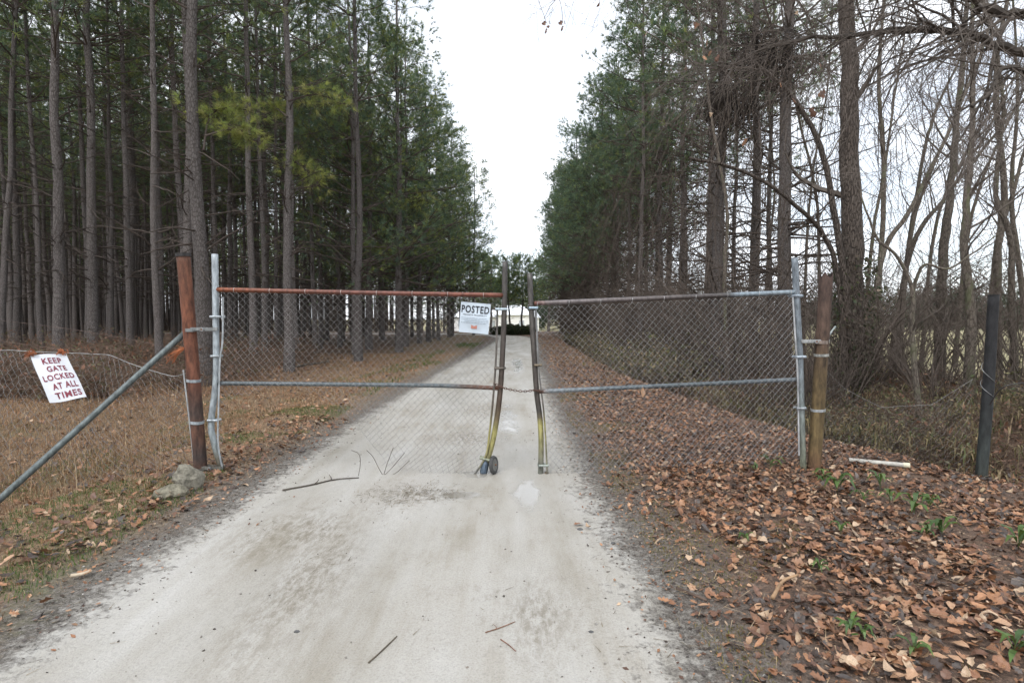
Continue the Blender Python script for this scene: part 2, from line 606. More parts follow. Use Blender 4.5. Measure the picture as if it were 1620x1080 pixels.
def veg_field(x, y):
    veg = sstep((-x - 2.0) / 0.5) * (1 - 0.9 * sstep((-x - 5.6 + 0.25 * np.maximum(0, 12 - y)) / 1.5) * sstep((y - 8) / 4))
    fld = np.maximum(sstep((x - 11.5) / 4), sstep((y - 78) / 12))
    fld = np.where((x < -8) & (y < 112), 0, fld)
    return veg, fld


gx = axis([(-700, -60, 20), (-60, -16, 2.0), (-16, -7, 0.4), (-7, 7, 0.14), (7, 18, 0.4), (18, 60, 2.0), (60, 720, 20)])
gy = axis([(-40, 0, 2), (0, 1.6, 0.4), (1.6, 12, 0.14), (12, 30, 0.4), (30, 80, 1.0), (80, 200, 6), (200, 1500, 60)])
GX, GY = np.meshgrid(gx, gy, indexing='ij')
fx, fy = GX.ravel(), GY.ravel()
frd = road_dist(fx, fy)
fz = H(fx, fy, frd) - 0.07 * sstep((-frd - 0.12) / 0.25)
nx, ny = len(gx), len(gy)
ii, jj = np.meshgrid(np.arange(nx - 1), np.arange(ny - 1), indexing='ij')
ii, jj = ii.ravel(), jj.ravel()
gq = np.stack([ii * ny + jj, (ii + 1) * ny + jj, (ii + 1) * ny + jj + 1, ii * ny + jj + 1], -1)
mb = MB().add(np.stack([fx, fy, fz], -1), gq)
ground = tag(mb.obj('ground', MAT['ground'], smooth=True), kind='structure')
vg, fl = veg_field(fx, fy)
fattr(ground.data, 'rd', np.clip(frd, -3, 3))
fattr(ground.data, 'veg', vg)
fattr(ground.data, 'field', fl)

off = np.linspace(-HALF, HALF, 31)
step_idx = np.linspace(0, 699, 420).astype(int)
cx, ct = CL[step_idx], CLT[step_idx]
nrm = np.stack([-ct[:, 1], ct[:, 0]], -1)
hw = half(cx[:, 1])[:, None] / HALF * off[None, :]
RP = cx[:, None, :] + nrm[:, None, :] * hw[:, :, None]
rx, ry = RP[..., 0].ravel(), RP[..., 1].ravel()
rrd = (np.abs(hw) - half(cx[:, 1])[:, None]).ravel()
rz = H(rx, ry, rrd) + 0.004
a_, b_ = np.meshgrid(np.arange(len(cx) - 1), np.arange(len(off) - 1), indexing='ij')
a_, b_ = a_.ravel(), b_.ravel()
w = len(off)
rq = np.stack([a_ * w + b_, a_ * w + b_ + 1, (a_ + 1) * w + b_ + 1, (a_ + 1) * w + b_], -1)[:, ::-1]
mb = MB().add(np.stack([rx, ry, rz], -1), rq)
road = tag(mb.obj('road', MAT['ground'], smooth=True), kind='structure')
fattr(road.data, 'rd', rrd)
vg, fl = veg_field(rx, ry)
fattr(road.data, 'veg', vg)
fattr(road.data, 'field', fl * 0)


wetv = np.zeros(len(rx))
for c_, a_w, b_w, st_w in (((-0.44, 5.08), .24, .14, 1.0), ((0.15, 5.2), .20, .7, .72), ((-0.36, 5.8), .2, .16, 1.0), ((-.05, 9), .28, 2.5, .62), ((.2, 20), .4, 6, .6)):
    wetv = np.maximum(wetv, st_w * np.exp(-((rx - c_[0]) / a_w) ** 2 - ((ry - c_[1]) / b_w) ** 2))
fattr(road.data, 'wet', wetv)
strawv = np.zeros(len(rx))
for c_, a_w, b_w in (((-.95, 5.1), .32, .24), ((-.62, 5.12), .2, .08), ((-.55, 7.6), .5, .5), ((-.5, 10), .5, .7), ((-1.6, 4.2), .5, .5), ((-1.25, 3.4), .25, .9), ((.15, 3.0), .18, .4)):
    strawv = np.maximum(strawv, np.exp(-((rx - c_[0]) / a_w) ** 2 - ((ry - c_[1]) / b_w) ** 2))
fattr(road.data, 'scuff', strawv)


def gz(x, y):
    return float(H(x, y)[0])


def onground(px, py):
    """point of the ground seen at a pixel"""
    z = 0.0
    for _ in range(6):
        p = gp(px, py, z)
        z = gz(p[0], p[1])
    return np.array([p[0], p[1], z])


# ------------------------------------------------------------------ pines
def needles(mb, base, dirs, n, length, width, spread, pal, pal_p):
    """n needles round each base point"""
    K = len(base)
    col = np.array(pal)[rng.choice(len(pal), K, p=pal_p)] * rng.uniform(0.75, 1.25, (K, 1))
    b = np.repeat(base, n, 0)
    d = norm(np.repeat(dirs, n, 0) + rng.normal(0, spread, (K * n, 3)))
    L = rng.uniform(0.7, 1.1, (K * n, 1)) * length
    s = norm(np.cross(d, rng.normal(size=d.shape))) * width * 0.5
    v = np.stack([b - s, b + s, b + d * L + np.array([0, 0, -0.02])], 1)
    c = np.repeat(np.repeat(col, n, 0), 3, 0)
    mb.add(v, np.arange(K * n * 3).reshape(-1, 3), c)


PAL_P = [(0.140, 0.200, 0.118), (0.180, 0.235, 0.095), (0.235, 0.265, 0.080), (0.105, 0.160, 0.108)]


def pine_variant(seed, Ht, r0, crown_base, crown_w, nb, dead_lo, n_dead, tufts=3, nn=11, dead_len=(0.5, 1.8), pal_p=(0.3, 0.35, 0.15, 0.2)):
    global rng
    rng = np.random.default_rng(seed)
    k = 14
    z = np.linspace(-0.25, Ht, k)
    wob = np.cumsum(rng.normal(0, 0.035, (k, 2)), 0)
    wob -= wob[0]
    P = np.concatenate([wob, z[:, None]], 1)[None]
    tt = np.linspace(0, 1, k)
    R = (r0 * (1 - 0.78 * tt) * (1 + 0.35 * np.exp(-tt * 28)))[None]
    tr = MB()
    Pd = curve(P[0], 46)
    Rd = np.interp(np.linspace(0, 1, 46), tt, R[0]) * rng.uniform(0.96, 1.05, 46)
    tr.tubes(Pd, Rd, 12)
    br, fo, de = MB(), MB(), MB()
    bc = (0.085, 0.068, 0.058)
    B, BR, t = spawn(P, R, nb, crown_base, 0.99, (62, 96), (crown_w * 0.75, crown_w * 1.15), 8, rr=0.33, tip=0.25, up=0.05, wig=0.10, fall=0.72, rmin=0.008, whorl=int(Ht * (1 - crown_base) / 0.75))
    br.tubes(B, BR, 5, bc)
    T, TR, _ = spawn(B, BR, 9, 0.30, 1.0, (25, 65), (0.4, 1.0), 4, rr=0.5, up=0.10, wig=0.15, fall=0.3, rmin=0.005)
    br.tubes(T, TR, 3, bc)
    # tufts at twig ends and along
    ends = [T[:, -1], T[:, -2], B[:, -1]]
    dirs = [T[:, -1] - T[:, -2], T[:, -1] - T[:, -3], B[:, -1] - B[:, -2]]
    if tufts > 3:
        ends.append(T[:, -1] * 0.5 + T[:, -2] * 0.5 + rng.normal(0, 0.10, T[:, -1].shape))
        dirs.append(T[:, -1] - T[:, -2])
    base, dd = np.concatenate(ends), norm(np.concatenate(dirs)) + np.array([0, 0, 0.15])
    needles(fo, base, dd, nn + 5, 0.25, 0.017, 0.50, PAL_P, pal_p)
    # dead limbs below the crown
    if n_dead:
        D, DR, _ = spawn(P, R, n_dead, dead_lo, crown_base + 0.12, (55, 100), dead_len, 6, rr=0.22, tip=0.3, up=-0.02, wig=0.14, fall=0.2, rmin=0.006)
        de.tubes(D, DR, 4, (0.062, 0.050, 0.043))
        E, ER, _ = spawn(D, DR, 6, 0.25, 1.0, (25, 70), (0.2, 0.7), 4, rr=0.6, up=-0.03, wig=0.2, rmin=0.0035)
        de.tubes(E, ER, 3, (0.070, 0.055, 0.046))
    return {'trunk': tr.mesh('pine_trunk', MAT['pine_bark'], True), 'branches': br.mesh('pine_branches', MAT['twig']),
            'crown': fo.mesh('pine_crown', MAT['needle']), 'dead': de.mesh('pine_dead_limbs', MAT['twig']) if n_dead else None}


PV_IN = [pine_variant(100 + i, 18.0 + i, 0.145, 0.47, 2.5, 50, 0.14, 44) for i in range(4)]
PV_ED = [pine_variant(200 + i, 17.0 + i * 0.7, 0.17, 0.20, 4.1, 100, 0.08, 22, tufts=4) for i in range(3)]
PV_RT = [pine_variant(300 + i, 18.5 + i, 0.18, 0.42, 3.9, 66, 0.08, 75, tufts=4, dead_len=(0.8, 3.2), pal_p=(0.45, 0.25, 0.05, 0.25)) for i in range(3)]
PV_RE = [pine_variant(320 + i, 17.5 + i, 0.17, 0.26, 4.6, 95, 0.05, 80, tufts=4, dead_len=(1.4, 4.0), pal_p=(0.5, 0.2, 0.02, 0.28)) for i in range(2)]
PV_SM = [pine_variant(340 + i, 7.6, 0.13, 0.36, 1.9, 64, 0.12, 8, tufts=4, nn=20, dead_len=(.3, .8)) for i in range(2)]
rng = np.random.default_rng(5)


def plant_pine(var, x, y, scale, label, group, lean=(0, 0), thick=1.0, name='pine_tree', rot=None):
    o = empty(name, (x, y, gz(x, y)), label, 'pine tree', group, rotz=rng.uniform(0, 6.28) if rot is None else rot, scale=scale)
    o.rotation_euler[0], o.rotation_euler[1] = lean
    t = mesh_obj('trunk', var['trunk'], o)
    t.scale = (thick, thick, 1)
    tag(mesh_obj('branches', var['branches'], o), kind='stuff')
    tag(mesh_obj('crown', var['crown'], o), kind='stuff')
    if var['dead']:
        tag(mesh_obj('dead_limbs', var['dead'], o), kind='stuff')
    return o


taken = []
near_left = [(92, 15.0, 1.00, 'slim pine behind the tilted warning sign'), (146, 17.0, 1.05, 'pine with dark whorled knots left standing two behind the tilted warning sign'),
             (206, 19.0, 0.72, 'slender pale pine between the warning sign and the rusty post'), (252, 22.0, 0.85, 'thin pine set back between the warning sign and the rusty post'),
             (298, 17.5, 0.95, 'dark pine directly behind the rusty hollow post'), (325, 13.6, 1.22, 'thick pale grey pine trunk rising behind the grey gate upright'),
             (400, 18.5, 0.80, 'straight pine seen through the mesh beside the thick pale pine'), (418, 21.0, 0.65, 'slim pine just behind another pine seen through the gate mesh'),
             (456, 16.8, 0.98, 'sturdy pine with brushwood at its foot, seen through the mesh'), (566, 21.0, 0.95, 'pine standing out in front of the stand on the straw'),
             (631, 27.0, 1.05, 'pine with low green limbs on the verge before the POSTED sign')]
near_trees = {}
for px, Y, th, lab in near_left:
    x = (px - 810) / F * Y
    lean = (0, 0)
    v = PV_IN[len(taken) % 4] if px < 560 else PV_ED[len(taken) % 3]
    if px == 566:
        v = PV_IN[1]
    tree_o = plant_pine(v, x, Y, 1.0, lab.replace(' left standing', ' standing'), 'pines of the dense stand', lean, th)
    near_trees[px] = (tree_o, Y)
    taken.append((x, Y))
YG = [(0.29, 0.32, 0.085), (0.22, 0.27, 0.08), (0.33, 0.33, 0.12)]
BOUGHS = {325: [([(322, 238), (330, 190), (352, 172), (398, 175)], 150, 22), ([(325, 215), (370, 205), (412, 228)], 90, 15)],
          456: [([(452, 262), (470, 258), (505, 290)], 130, 17), ([(455, 185), (438, 172), (430, 168)], 60, 12), ([(456, 160), (500, 150), (545, 165)], 110, 20)],
          631: [([(629, 410), (612, 396), (588, 388)], 70, 8), ([(632, 330), (660, 318), (690, 322)], 90, 12)]}


def bough(tree, path, n_t, spread_px, Y):
    P = curve([unp(a, b, Y + .25 * k) for k, (a, b) in enumerate(path)], 12)
    MB_w, MB_n = MB(), MB()
    MB_w.tubes(P, np.linspace(.028, .008, 12), 6, (.075, .06, .052))
    n_t = int(n_t * .7)
    i = rng.integers(4, 12, n_t)
    ends = P[i] + rng.normal(0, spread_px / F * Y * .75, (n_t, 3)) * np.array([1, 1, .55])
    k = 5
    T = np.stack([P[i] * (1 - t) + ends * t + np.array([0, 0, .06]) * np.sin(t * 3.1) for t in np.linspace(0, 1, k)], 1)
    MB_w.tubes(T, np.linspace(.007, .004, k), 3, (.085, .068, .055))
    needles(MB_n, ends, norm(ends - P[i]) + np.array([0, 0, .25]), 24, .26, .010, .5, YG, (.4, .35, .25))
    w_o = MB_w.obj('bough', MAT['twig'])
    n_o = tag(MB_n.obj('needles', MAT['needle']), kind='stuff')
    w_o.parent = tree
    w_o.matrix_parent_inverse = tree.matrix_basis.inverted()
    n_o.parent = w_o


PINE_IN = 'tall bare-trunked pine inside the dense dark stand'
PINE_ED = 'bushy pine on the edge of the dense stand, leaning its green boughs over the road'
for px, lst in BOUGHS.items():
    for path, n_t, sp_ in lst:
        bough(near_trees[px][0], path, n_t, sp_, near_trees[px][1])
n_l = 0
ORD = ['first', 'second', 'third', 'fourth', 'fifth', 'sixth', 'seventh', 'eighth', 'ninth', 'tenth', 'eleventh', 'twelfth'] + ['far'] * 20
for r in range(26):
    for c in range(30):
        y = 15.5 + r * 2.25 + rng.normal(0, 0.45)
        x = -7.1 - c * 2.35 + rng.normal(0, 0.40) + (np.interp(y, [28, 36, 52], [0, 1.2, 1.9]) if c == 0 else 0)
        if x < -0.93 * y - 3 or y > 72 or (y > 55 and x > -30 and y < 66):
            continue
        if y > 58 and x > -40:
            continue
        if min((x - a) ** 2 + (y - b) ** 2 for a, b in taken) < 2.4:
            continue
        if y < 20 and x > -9 and c == 0 and r < 3:
            continue
        if c > 0 and rng.random() < 0.06:
            continue
        taken.append((x, y))
        if c == 0 or (c == 1 and y > 24 and n_l % 2):
            plant_pine(PV_ED[n_l % 3], x, y, rng.uniform(0.86, 1.02), PINE_ED, 'pines along the edge of the dense stand', (rng.normal(0, .012), rng.normal(0, .012)), rng.uniform(0.75, 1.0))
        else:
            plant_pine(PV_IN[rng.integers(4)], x, y, rng.uniform(0.86, 1.08), 'bare-trunked pine in the %s row of the dense stand counted from the road' % ORD[min(c, 29)], 'pines inside the dense stand', (rng.normal(0, .02), rng.normal(0, .02)), rng.uniform(0.6, 1.15))
        n_l += 1

for k, (x, y) in enumerate([(-5.0, 66.5), (-7.8, 65.5), (-10.5, 66.5), (-13.2, 65.8), (-6.4, 70), (-9.3, 71), (-16, 67), (-12, 72)]):
    plant_pine(PV_ED[k % 3], x, y, rng.uniform(.68, .86), 'bushy pine on the far side of the bend in the road', 'pines beyond the bend', (0, 0), .9)
near_right = [(1240, 15.0, 1.10, 'dark straight pine beside the galvanised gate upright with vines round it'), (1192, 18.0, 0.95, 'dark pine holding a hanging vine tangle, beyond the gate'),
              (1140, 17.0, 1.15, 'pine with a pale slender stem against it, beyond the mesh'), (1118, 21.0, 0.85, 'pine just behind the one with the pale slender stem'),
              (1076, 25.0, 0.90, 'middle one of three evenly spaced dark pine trunks beyond the ditch'), (1042, 28.0, 0.85, 'dark pine trunk beyond the ditch near the bramble bank'),
              (1012, 33.0, 0.85, 'pine half hidden in brown dead twigs beyond the ditch')]
for k, (px, Y, th, lab) in enumerate(near_right):
    x = (px - 810) / F * Y
    plant_pine(PV_RT[k % 3], x, Y, 1.0, lab, 'pines beyond the ditch', (0, 0), th)
    taken.append((x, Y))
for k in range(34):
    row = k % 2
    y = 33 + (k // 2) * 2.1 + rng.normal(0, .4)
    x = (6.6 if row == 0 else 9.6) + rng.normal(0, .4) - np.clip((y - 36) * 0.05, 0, 1.1)
    if y > 66:
        continue
    plant_pine((PV_RE[rng.integers(2)] if row == 0 else PV_RT[rng.integers(3)]), x, y, rng.uniform(0.82, 0.98), 'green-boughed pine in the row beyond the ditch, dead twigs below', 'pines in the row beyond the ditch', (rng.normal(0, .012), rng.normal(0, .012)), rng.uniform(0.7, 1.0))
for px, Y in ((1010, 24), (1085, 33), (1160, 27), (1215, 24)):
    plant_pine(PV_RT[rng.integers(3)], (px - 810) / F * Y, Y, rng.uniform(0.8, 0.95), 'slimmer pine in the second row beyond the ditch', 'second row of pines beyond the ditch', (0, 0), 0.7)
for px, Y, s in ((762, 82, 1.35), (776, 76, 1.2), (797, 84, 1.1), (846, 80, 1.2), (868, 74, 1.3)):
    plant_pine(PV_SM[int(px) % 2], (px - 810) / F * Y, Y, s, 'green pine standing near the white house beyond the bend', 'pines near the white house', (0, 0), 1.2)
for px, Y, s in ((807, 60, 0.98), (826, 62, 1.02)):
    plant_pine(PV_SM[int(px) % 2], (px - 810) / F * Y, Y, s, 'small pine with a bare lower trunk before the white house', 'two small pines before the white house', (0, 0), 1.0)

# ------------------------------------------------------------------ white house, hedge, far woods
hy = 104.0
hx0, hx1 = (716 - 810) / F * hy, (853 - 810) / F * hy
hb = gz(-3, hy)
house = empty('white_house', ((hx0 + hx1) / 2, hy, hb), 'low white house with a pale roof behind the hedge', 'house')
W_ = (0.80, 0.80, 0.79)


def house_wing(x0, x1, y0, y1, zt, ridge):
    m = MB()
    m.box(((x0 + x1) / 2, (y0 + y1) / 2, (hb + zt) / 2), (x1 - x0, y1 - y0, zt - hb), W_)
    m.obj('wall', MAT['wall'], house)
    r = MB()
    xm = (x0 + x1) / 2
    e = 0.4
    v = [(x0 - e, y0 - e, zt - .05), (x1 + e, y0 - e, zt - .05), (x1 + e, y1 + e, zt - .05), (x0 - e, y1 + e, zt - .05), (x0 + 1.2, (y0 + y1) / 2, ridge), (x1 - 1.2, (y0 + y1) / 2, ridge)]
    r.add(v, [[0, 1, 5, 4], [2, 3, 4, 5], [3, 2, 1, 0]], (0.74, 0.76, 0.79)).add(v, [[0, 4, 3], [1, 2, 5]], (0.74, 0.76, 0.79))
    r.obj('roof', MAT['wall'], house)
    k = int((x1 - x0) / 2.4)
    for i in range(k):
        cx_ = x0 + (i + 0.5) * (x1 - x0) / k
        wdw = MB().box((cx_, y0 - 0.03, hb + 1.5), (0.9, 0.08, 1.1), (0.42, 0.46, 0.50)).obj('window', MAT['paint'], house)
        fr = MB()
        for dx, dz, sx, sz in ((-.5, 0, .1, 1.3), (.5, 0, .1, 1.3), (0, .6, .9, .1), (0, -.6, .9, .1)):
            fr.box((cx_ + dx, y0 - 0.06, hb + 1.5 + dz), (sx, 0.1, sz), W_)
        o = fr.obj('window_frame', MAT['paint'])
        o.parent = wdw


house_wing(hx0, (792 - 810) / F * hy, hy, hy + 7, hb + 2.7, hb + 4.0)
house_wing((786 - 810) / F * hy, (838 - 810) / F * hy, hy - 1.5, hy + 8.5, hb + 3.1, hb + 4.9)
house_wing((838.5 - 810) / F * hy, hx1, hy + 1, hy + 7, hb + 2.6, hb + 3.9)


def leaf_blob(seed, n, size, rad, pal, flat=0.75):
    r = np.random.default_rng(seed)
    d = norm(r.normal(size=(n, 3)))
    rr = r.random(n) ** 0.45
    lump = 1 + 0.22 * np.sin(d[:, 0] * 5 + seed) * np.cos(d[:, 1] * 4 + d[:, 2] * 3)
    p = d * (rr * lump)[:, None] * np.array(rad)
    p[:, 2] = np.abs(p[:, 2] + rad[2] * flat)
    a, b = norm(r.normal(size=(n, 3))), norm(r.normal(size=(n, 3)))
    b = norm(np.cross(a, b))
    s = size * r.uniform(0.6, 1.3, (n, 1))
    v = np.stack([p - a * s, p + b * s * 0.45, p + a * s, p - b * s * 0.45], 1)
    c = np.array(pal)[r.integers(0, len(pal), n)] * r.uniform(0.7, 1.3, (n, 1))
    m = MB().add(v, np.arange(n * 4).reshape(-1, 4), np.repeat(c, 4, 0))
    return m


hedge_me = leaf_blob(3, 2600, 0.10, (0.9, 0.7, 0.55), [(0.02, 0.032, 0.014), (0.032, 0.045, 0.018), (0.045, 0.05, 0.02)]).mesh('hedge_leaves', MAT['green'])
for k, px in enumerate((787, 800, 812, 823, 834)):
    y = 56 + 0.4 * math.sin(k * 2)
    x = (px - 810) / F * y
    o = empty('hedge_bush', (x, y, gz(x, y)), 'dark rounded evergreen bush in the hedge before the white house', 'bush', 'bushes of the hedge', rotz=k * 1.3, scale=0.9 + 0.1 * (k % 3))
    tag(mesh_obj('foliage', hedge_me, o), kind='stuff')
    s = MB()
    for a in range(5):
        s.tubes(curve([(0, 0, -.1), (0.1 * math.cos(a * 1.3), 0.1 * math.sin(a * 1.3), .3), (0.4 * math.cos(a * 1.3), 0.3 * math.sin(a * 1.3), .7)], 5), 0.02, 5, (0.06, 0.05, 0.04))
    tag(mesh_obj('stem', s.mesh('hedge_stem', MAT['twig']), o), kind='stuff')

# the stand goes on behind its first three hundred trees: one mass
bw = MB()
r_ = np.random.default_rng(78)
kx = []
for k in range(620):
    y = r_.uniform(63, 112)
    x = -r_.uniform(13 + (y - 63) * .2, 0.95 * y + 6)
    if y < 66 and x > -40:
        continue
    kx.append((x, y, r_.uniform(.09, .17), r_.uniform(13, 18)))
kx = np.array(kx)
P = np.stack([np.stack([kx[:, 0] + .25 * t * r_.normal(size=len(kx)), kx[:, 1], kx[:, 3] * t - .9 * (1 - t)], -1) for t in (0, .5, 1.0)], 1)
bw.tubes(P, kx[:, 2][:, None] * np.array([1, .75, .3]), 6, (0.125, 0.105, 0.095))
n = len(kx) * 110
i = np.repeat(np.arange(len(kx)), 110)
p = np.stack([kx[i, 0], kx[i, 1], kx[i, 3] * r_.uniform(.42, 1.05, n)], -1) + r_.normal(0, 1.0, (n, 3)) * np.array([1.2, 1.2, .5])
a = norm(r_.normal(size=(n, 3)))
b = norm(np.cross(a, r_.normal(size=(n, 3))))
s = r_.uniform(.2, .5, (n, 1))
c = np.array(PAL_P)[r_.integers(0, 4, n)] * r_.uniform(.6, 1.1, (n, 1))
bw.add(np.stack([p - a * s, p + b * s * .4, p + a * s], 1), np.arange(n * 3).reshape(-1, 3), np.repeat(c, 3, 0))
n = 9000
x = -r_.uniform(10, 110, n)
y = r_.uniform(64, 112, n)
p = np.stack([x, y, r_.uniform(-.8, 1.6, n) ** 1.0], -1)
a = norm(r_.normal(size=(n, 3)))
b = norm(np.cross(a, r_.normal(size=(n, 3))))
s = r_.uniform(.2, .5, (n, 1))
c = np.array([(.09, .07, .055), (.12, .085, .06)])[r_.integers(0, 2, n)] * r_.uniform(.6, 1.1, (n, 1))
bw.add(np.stack([p - a * s, p + b * s * .4, p + a * s], 1), np.arange(n * 3).reshape(-1, 3), np.repeat(c, 3, 0))
tag(bw.obj('deep_pine_wood', MAT['needle']), 'dim mass of pines deep inside the stand', 'woods', kind='stuff')

# far woods across the field: one mass
fw = MB()
r_ = np.random.default_rng(77)
for k in range(230):
    ang = r_.uniform(-0.12, 0.86)
    dist = r_.uniform(118, 150)
    if ang < 0.03:
        dist = r_.uniform(128, 150)
    x, y = dist * math.sin(ang), dist * math.cos(ang)
    h = r_.uniform(6, 11) * (1.15 if r_.random() < 0.25 else 0.9)
    g = r_.random() < 0.62
    pal = [(0.040, 0.062, 0.035), (0.055, 0.078, 0.036), (0.03, 0.045, 0.03)] if g else [(0.10, 0.085, 0.07), (0.13, 0.11, 0.085), (0.08, 0.068, 0.06)]
    n = 420
    d = norm(r_.normal(size=(n, 3)))
    p = d * (r_.random(n) ** 0.4)[:, None] * np.array([h * .32, h * .32, h * .47]) * (1 + 0.25 * np.sin(d * 6 + k)).mean(1, keepdims=True)
    p += np.array([x, y, -1.0 + h * 0.5])
    a = norm(r_.normal(size=(n, 3)))
    b = norm(np.cross(a, r_.normal(size=(n, 3))))
    s = r_.uniform(0.2, 0.5, (n, 1))
    v = np.stack([p - a * s, p + b * s * .5, p + a * s], 1)
    c = np.array(pal)[r_.integers(0, 3, n)] * r_.uniform(.7, 1.3, (n, 1))
    fw.add(v, np.arange(n * 3).reshape(-1, 3), np.repeat(c, 3, 0))
tag(fw.obj('distant_woods', MAT['green']), 'grey-green woods far across the straw field', 'woods', kind='stuff')

# ------------------------------------------------------------------ bare broadleaved trees
TW = (0.095, 0.080, 0.068)


def bare_tree(name, label, stems, seed, n1=12, n2=6, n3=5, len1=(0.7, 2.2), mat='smooth_bark', up=0.10, col=TW, group=None, t0=0.3, ang=(22, 60), wig=0.10, tipr=0.25):
    """stems: (list of (px, py, Y), r0). The first point is the foot."""
    global rng
    rng = np.random.default_rng(seed)
    first = [unp(*q) for q in stems[0][0]]
    root = empty(name, (first[0][0], first[0][1], gz(first[0][0], first[0][1])), label, 'bare tree', group)
    tr, br, tw = MB(), MB(), MB()
    for pts, r0 in stems:
        p = np.array([unp(*q) for q in pts])
        P = curve(p, 30)
        P[1:-1] += rng.normal(0, r0 * 0.10, (28, 3))
        R = r0 * (1 - (1 - tipr) * np.linspace(0, 1, 30)) * (1 + 0.4 * np.exp(-np.linspace(0, 30, 30)))
        tr.tubes(P, R, 9)
        B, BR, _ = spawn(P[None], R[None], n1, t0, 0.99, ang, len1, 9, rr=0.42, tip=0.25, up=up, wig=wig, fall=0.45, rmin=0.006)
        br.tubes(B, BR, 5, col)
        C, CR, _ = spawn(B, BR, n2, 0.2, 0.98, (25, 60), (0.35, 1.1), 6, rr=0.5, up=up * 0.7, wig=wig * 1.3, rmin=0.004)
        br.tubes(C, CR, 4, col)
        if n3:
            D, DR, _ = spawn(C, CR, n3, 0.2, 1.0, (25, 60), (0.12, 0.45), 4, rr=0.6, up=up * 0.5, wig=wig * 1.5, rmin=0.0025)
            tw.tubes(D, DR, 3, col)
    t = tr.obj('trunk', MAT[mat], root, True)
    tag(br.obj('branches', MAT['twig'], root), kind='stuff')
    if n3:
        tag(tw.obj('twigs', MAT['twig'], root), kind='stuff')
    return root


def foot(px, Y):
    """pixel row of the ground under a column at depth Y"""
    x = (px - 810) / F * Y
    z = gz(x, Y) - 0.1
    lo, hi = 400.0, 1080.0
    for _ in range(30):
        m = (lo + hi) / 2
        if unp(px, m, Y)[2] > z:
            lo = m
        else:
            hi = m
    return (px, lo, Y)


BG = 'bare saplings beyond the ditch'
# the big shaggy tree with ivy
big = bare_tree('ivy_clad_tree', 'thick shaggy tree with ivy round its foot behind the jagged post',
                [([foot(1352, 11), (1348, 480, 11), (1344, 250, 11), (1340, 0, 11.1), (1336, -320, 11.3)], 0.235),
                 ([foot(1340, 10.8), (1330, 470, 10.8), (1308, 380, 10.7), (1255, 322, 10.4), (1180, 272, 10.2), (1090, 250, 10.0)], 0.055),
                 ([foot(1362, 10.9), (1330, 400, 10.7), (1300, 240, 10.6), (1250, 150, 10.4), (1190, 95, 10.0)], 0.068)], 21, n1=9, mat='ivy_bark', t0=0.42, ang=(35, 75), len1=(0.7, 2.0), tipr=0.45)
ivy = MB()
ir = np.random.default_rng(9)
n = 1900
tz = ir.random(n)
yy = 405 + 215 * tz ** 0.9
base = np.array([unp(1350, q, 11) for q in yy])
ang = ir.uniform(0, 6.28, n)
rad = ir.uniform(0.27, 0.30 + 0.28 * np.exp(-((yy - 480) / 70) ** 2), n)
p = base + np.stack([np.cos(ang) * rad, np.sin(ang) * rad, ir.normal(0, .05, n)], -1)
a = norm(ir.normal(size=(n, 3)))
b = norm(np.cross(a, ir.normal(size=(n, 3))))
s = ir.uniform(0.022, 0.05, (n, 1))
pal = np.array([(0.045, 0.062, 0.03), (0.07, 0.08, 0.035), (0.16, 0.12, 0.085), (0.10, 0.085, 0.06)])
c = pal[ir.choice(4, n, p=(.4, .25, .15, .2))] * ir.uniform(.7, 1.3, (n, 1))
ivy.add(np.stack([p - a * s, p + b * s * .7, p + a * s, p - b * s * .7], 1), np.arange(n * 4).reshape(-1, 4), np.repeat(c, 4, 0))
tag(ivy.obj('ivy', MAT['green'], big), kind='stuff')

bare_tree('bare_sapling', 'leaning bare sapling springing from beside the ivy-clad tree, curving away over the field',
          [([foot(1372, 12.5), (1392, 420, 12.6), (1440, 330, 12.8), (1500, 210, 13), (1560, 60, 13.4), (1600, -120, 13.8)], 0.066),
           ([foot(1380, 12.6), (1398, 300, 12.6), (1390, 130, 12.4), (1400, -40, 12.2), (1395, -250, 12)], 0.06)], 22, group=BG)
bare_tree('bare_sapling', 'slim bare tree leaning steeply outward behind the forked sapling',
          [([foot(1402, 14), (1440, 400, 14), (1490, 320, 14.2), (1540, 255, 14.5), (1625, 150, 15), (1720, 20, 15.5)], 0.066),
           ([foot(1408, 14.4), (1445, 340, 14.5), (1475, 190, 14.6), (1530, 60, 15), (1560, -120, 15.2)], 0.056)], 23, group=BG)
bare_tree('bare_tree', 'straight reddish bare trunk leaning slightly, between forked sapling and the dark post',
          [([foot(1484, 11.5), (1490, 440, 11.5), (1503, 300, 11.6), (1522, 110, 11.8), (1540, -160, 12)], 0.112)], 24, n1=14, t0=0.4)
bare_tree('bare_tree', 'crooked bare trunk with flaking reddish bark beside the dark post',
          [([foot(1535, 9.6), (1534, 480, 9.6), (1526, 400, 9.6), (1530, 310, 9.6), (1540, 180, 9.7), (1538, 30, 9.8), (1545, -220, 10)], 0.082)], 25, n1=14)
bare_tree('bare_tree', 'bare tree with wavy twin stems behind the dark post',
          [([foot(1578, 12), (1578, 420, 12), (1588, 300, 12), (1575, 120, 12), (1600, -40, 12.2), (1615, -240, 12.4)], 0.085),
           ([foot(1612, 10), (1600, 480, 10), (1600, 380, 10), (1575, 300, 10), (1588, 170, 10), (1580, 60, 10), (1640, 0, 10.2)], 0.06)], 26)
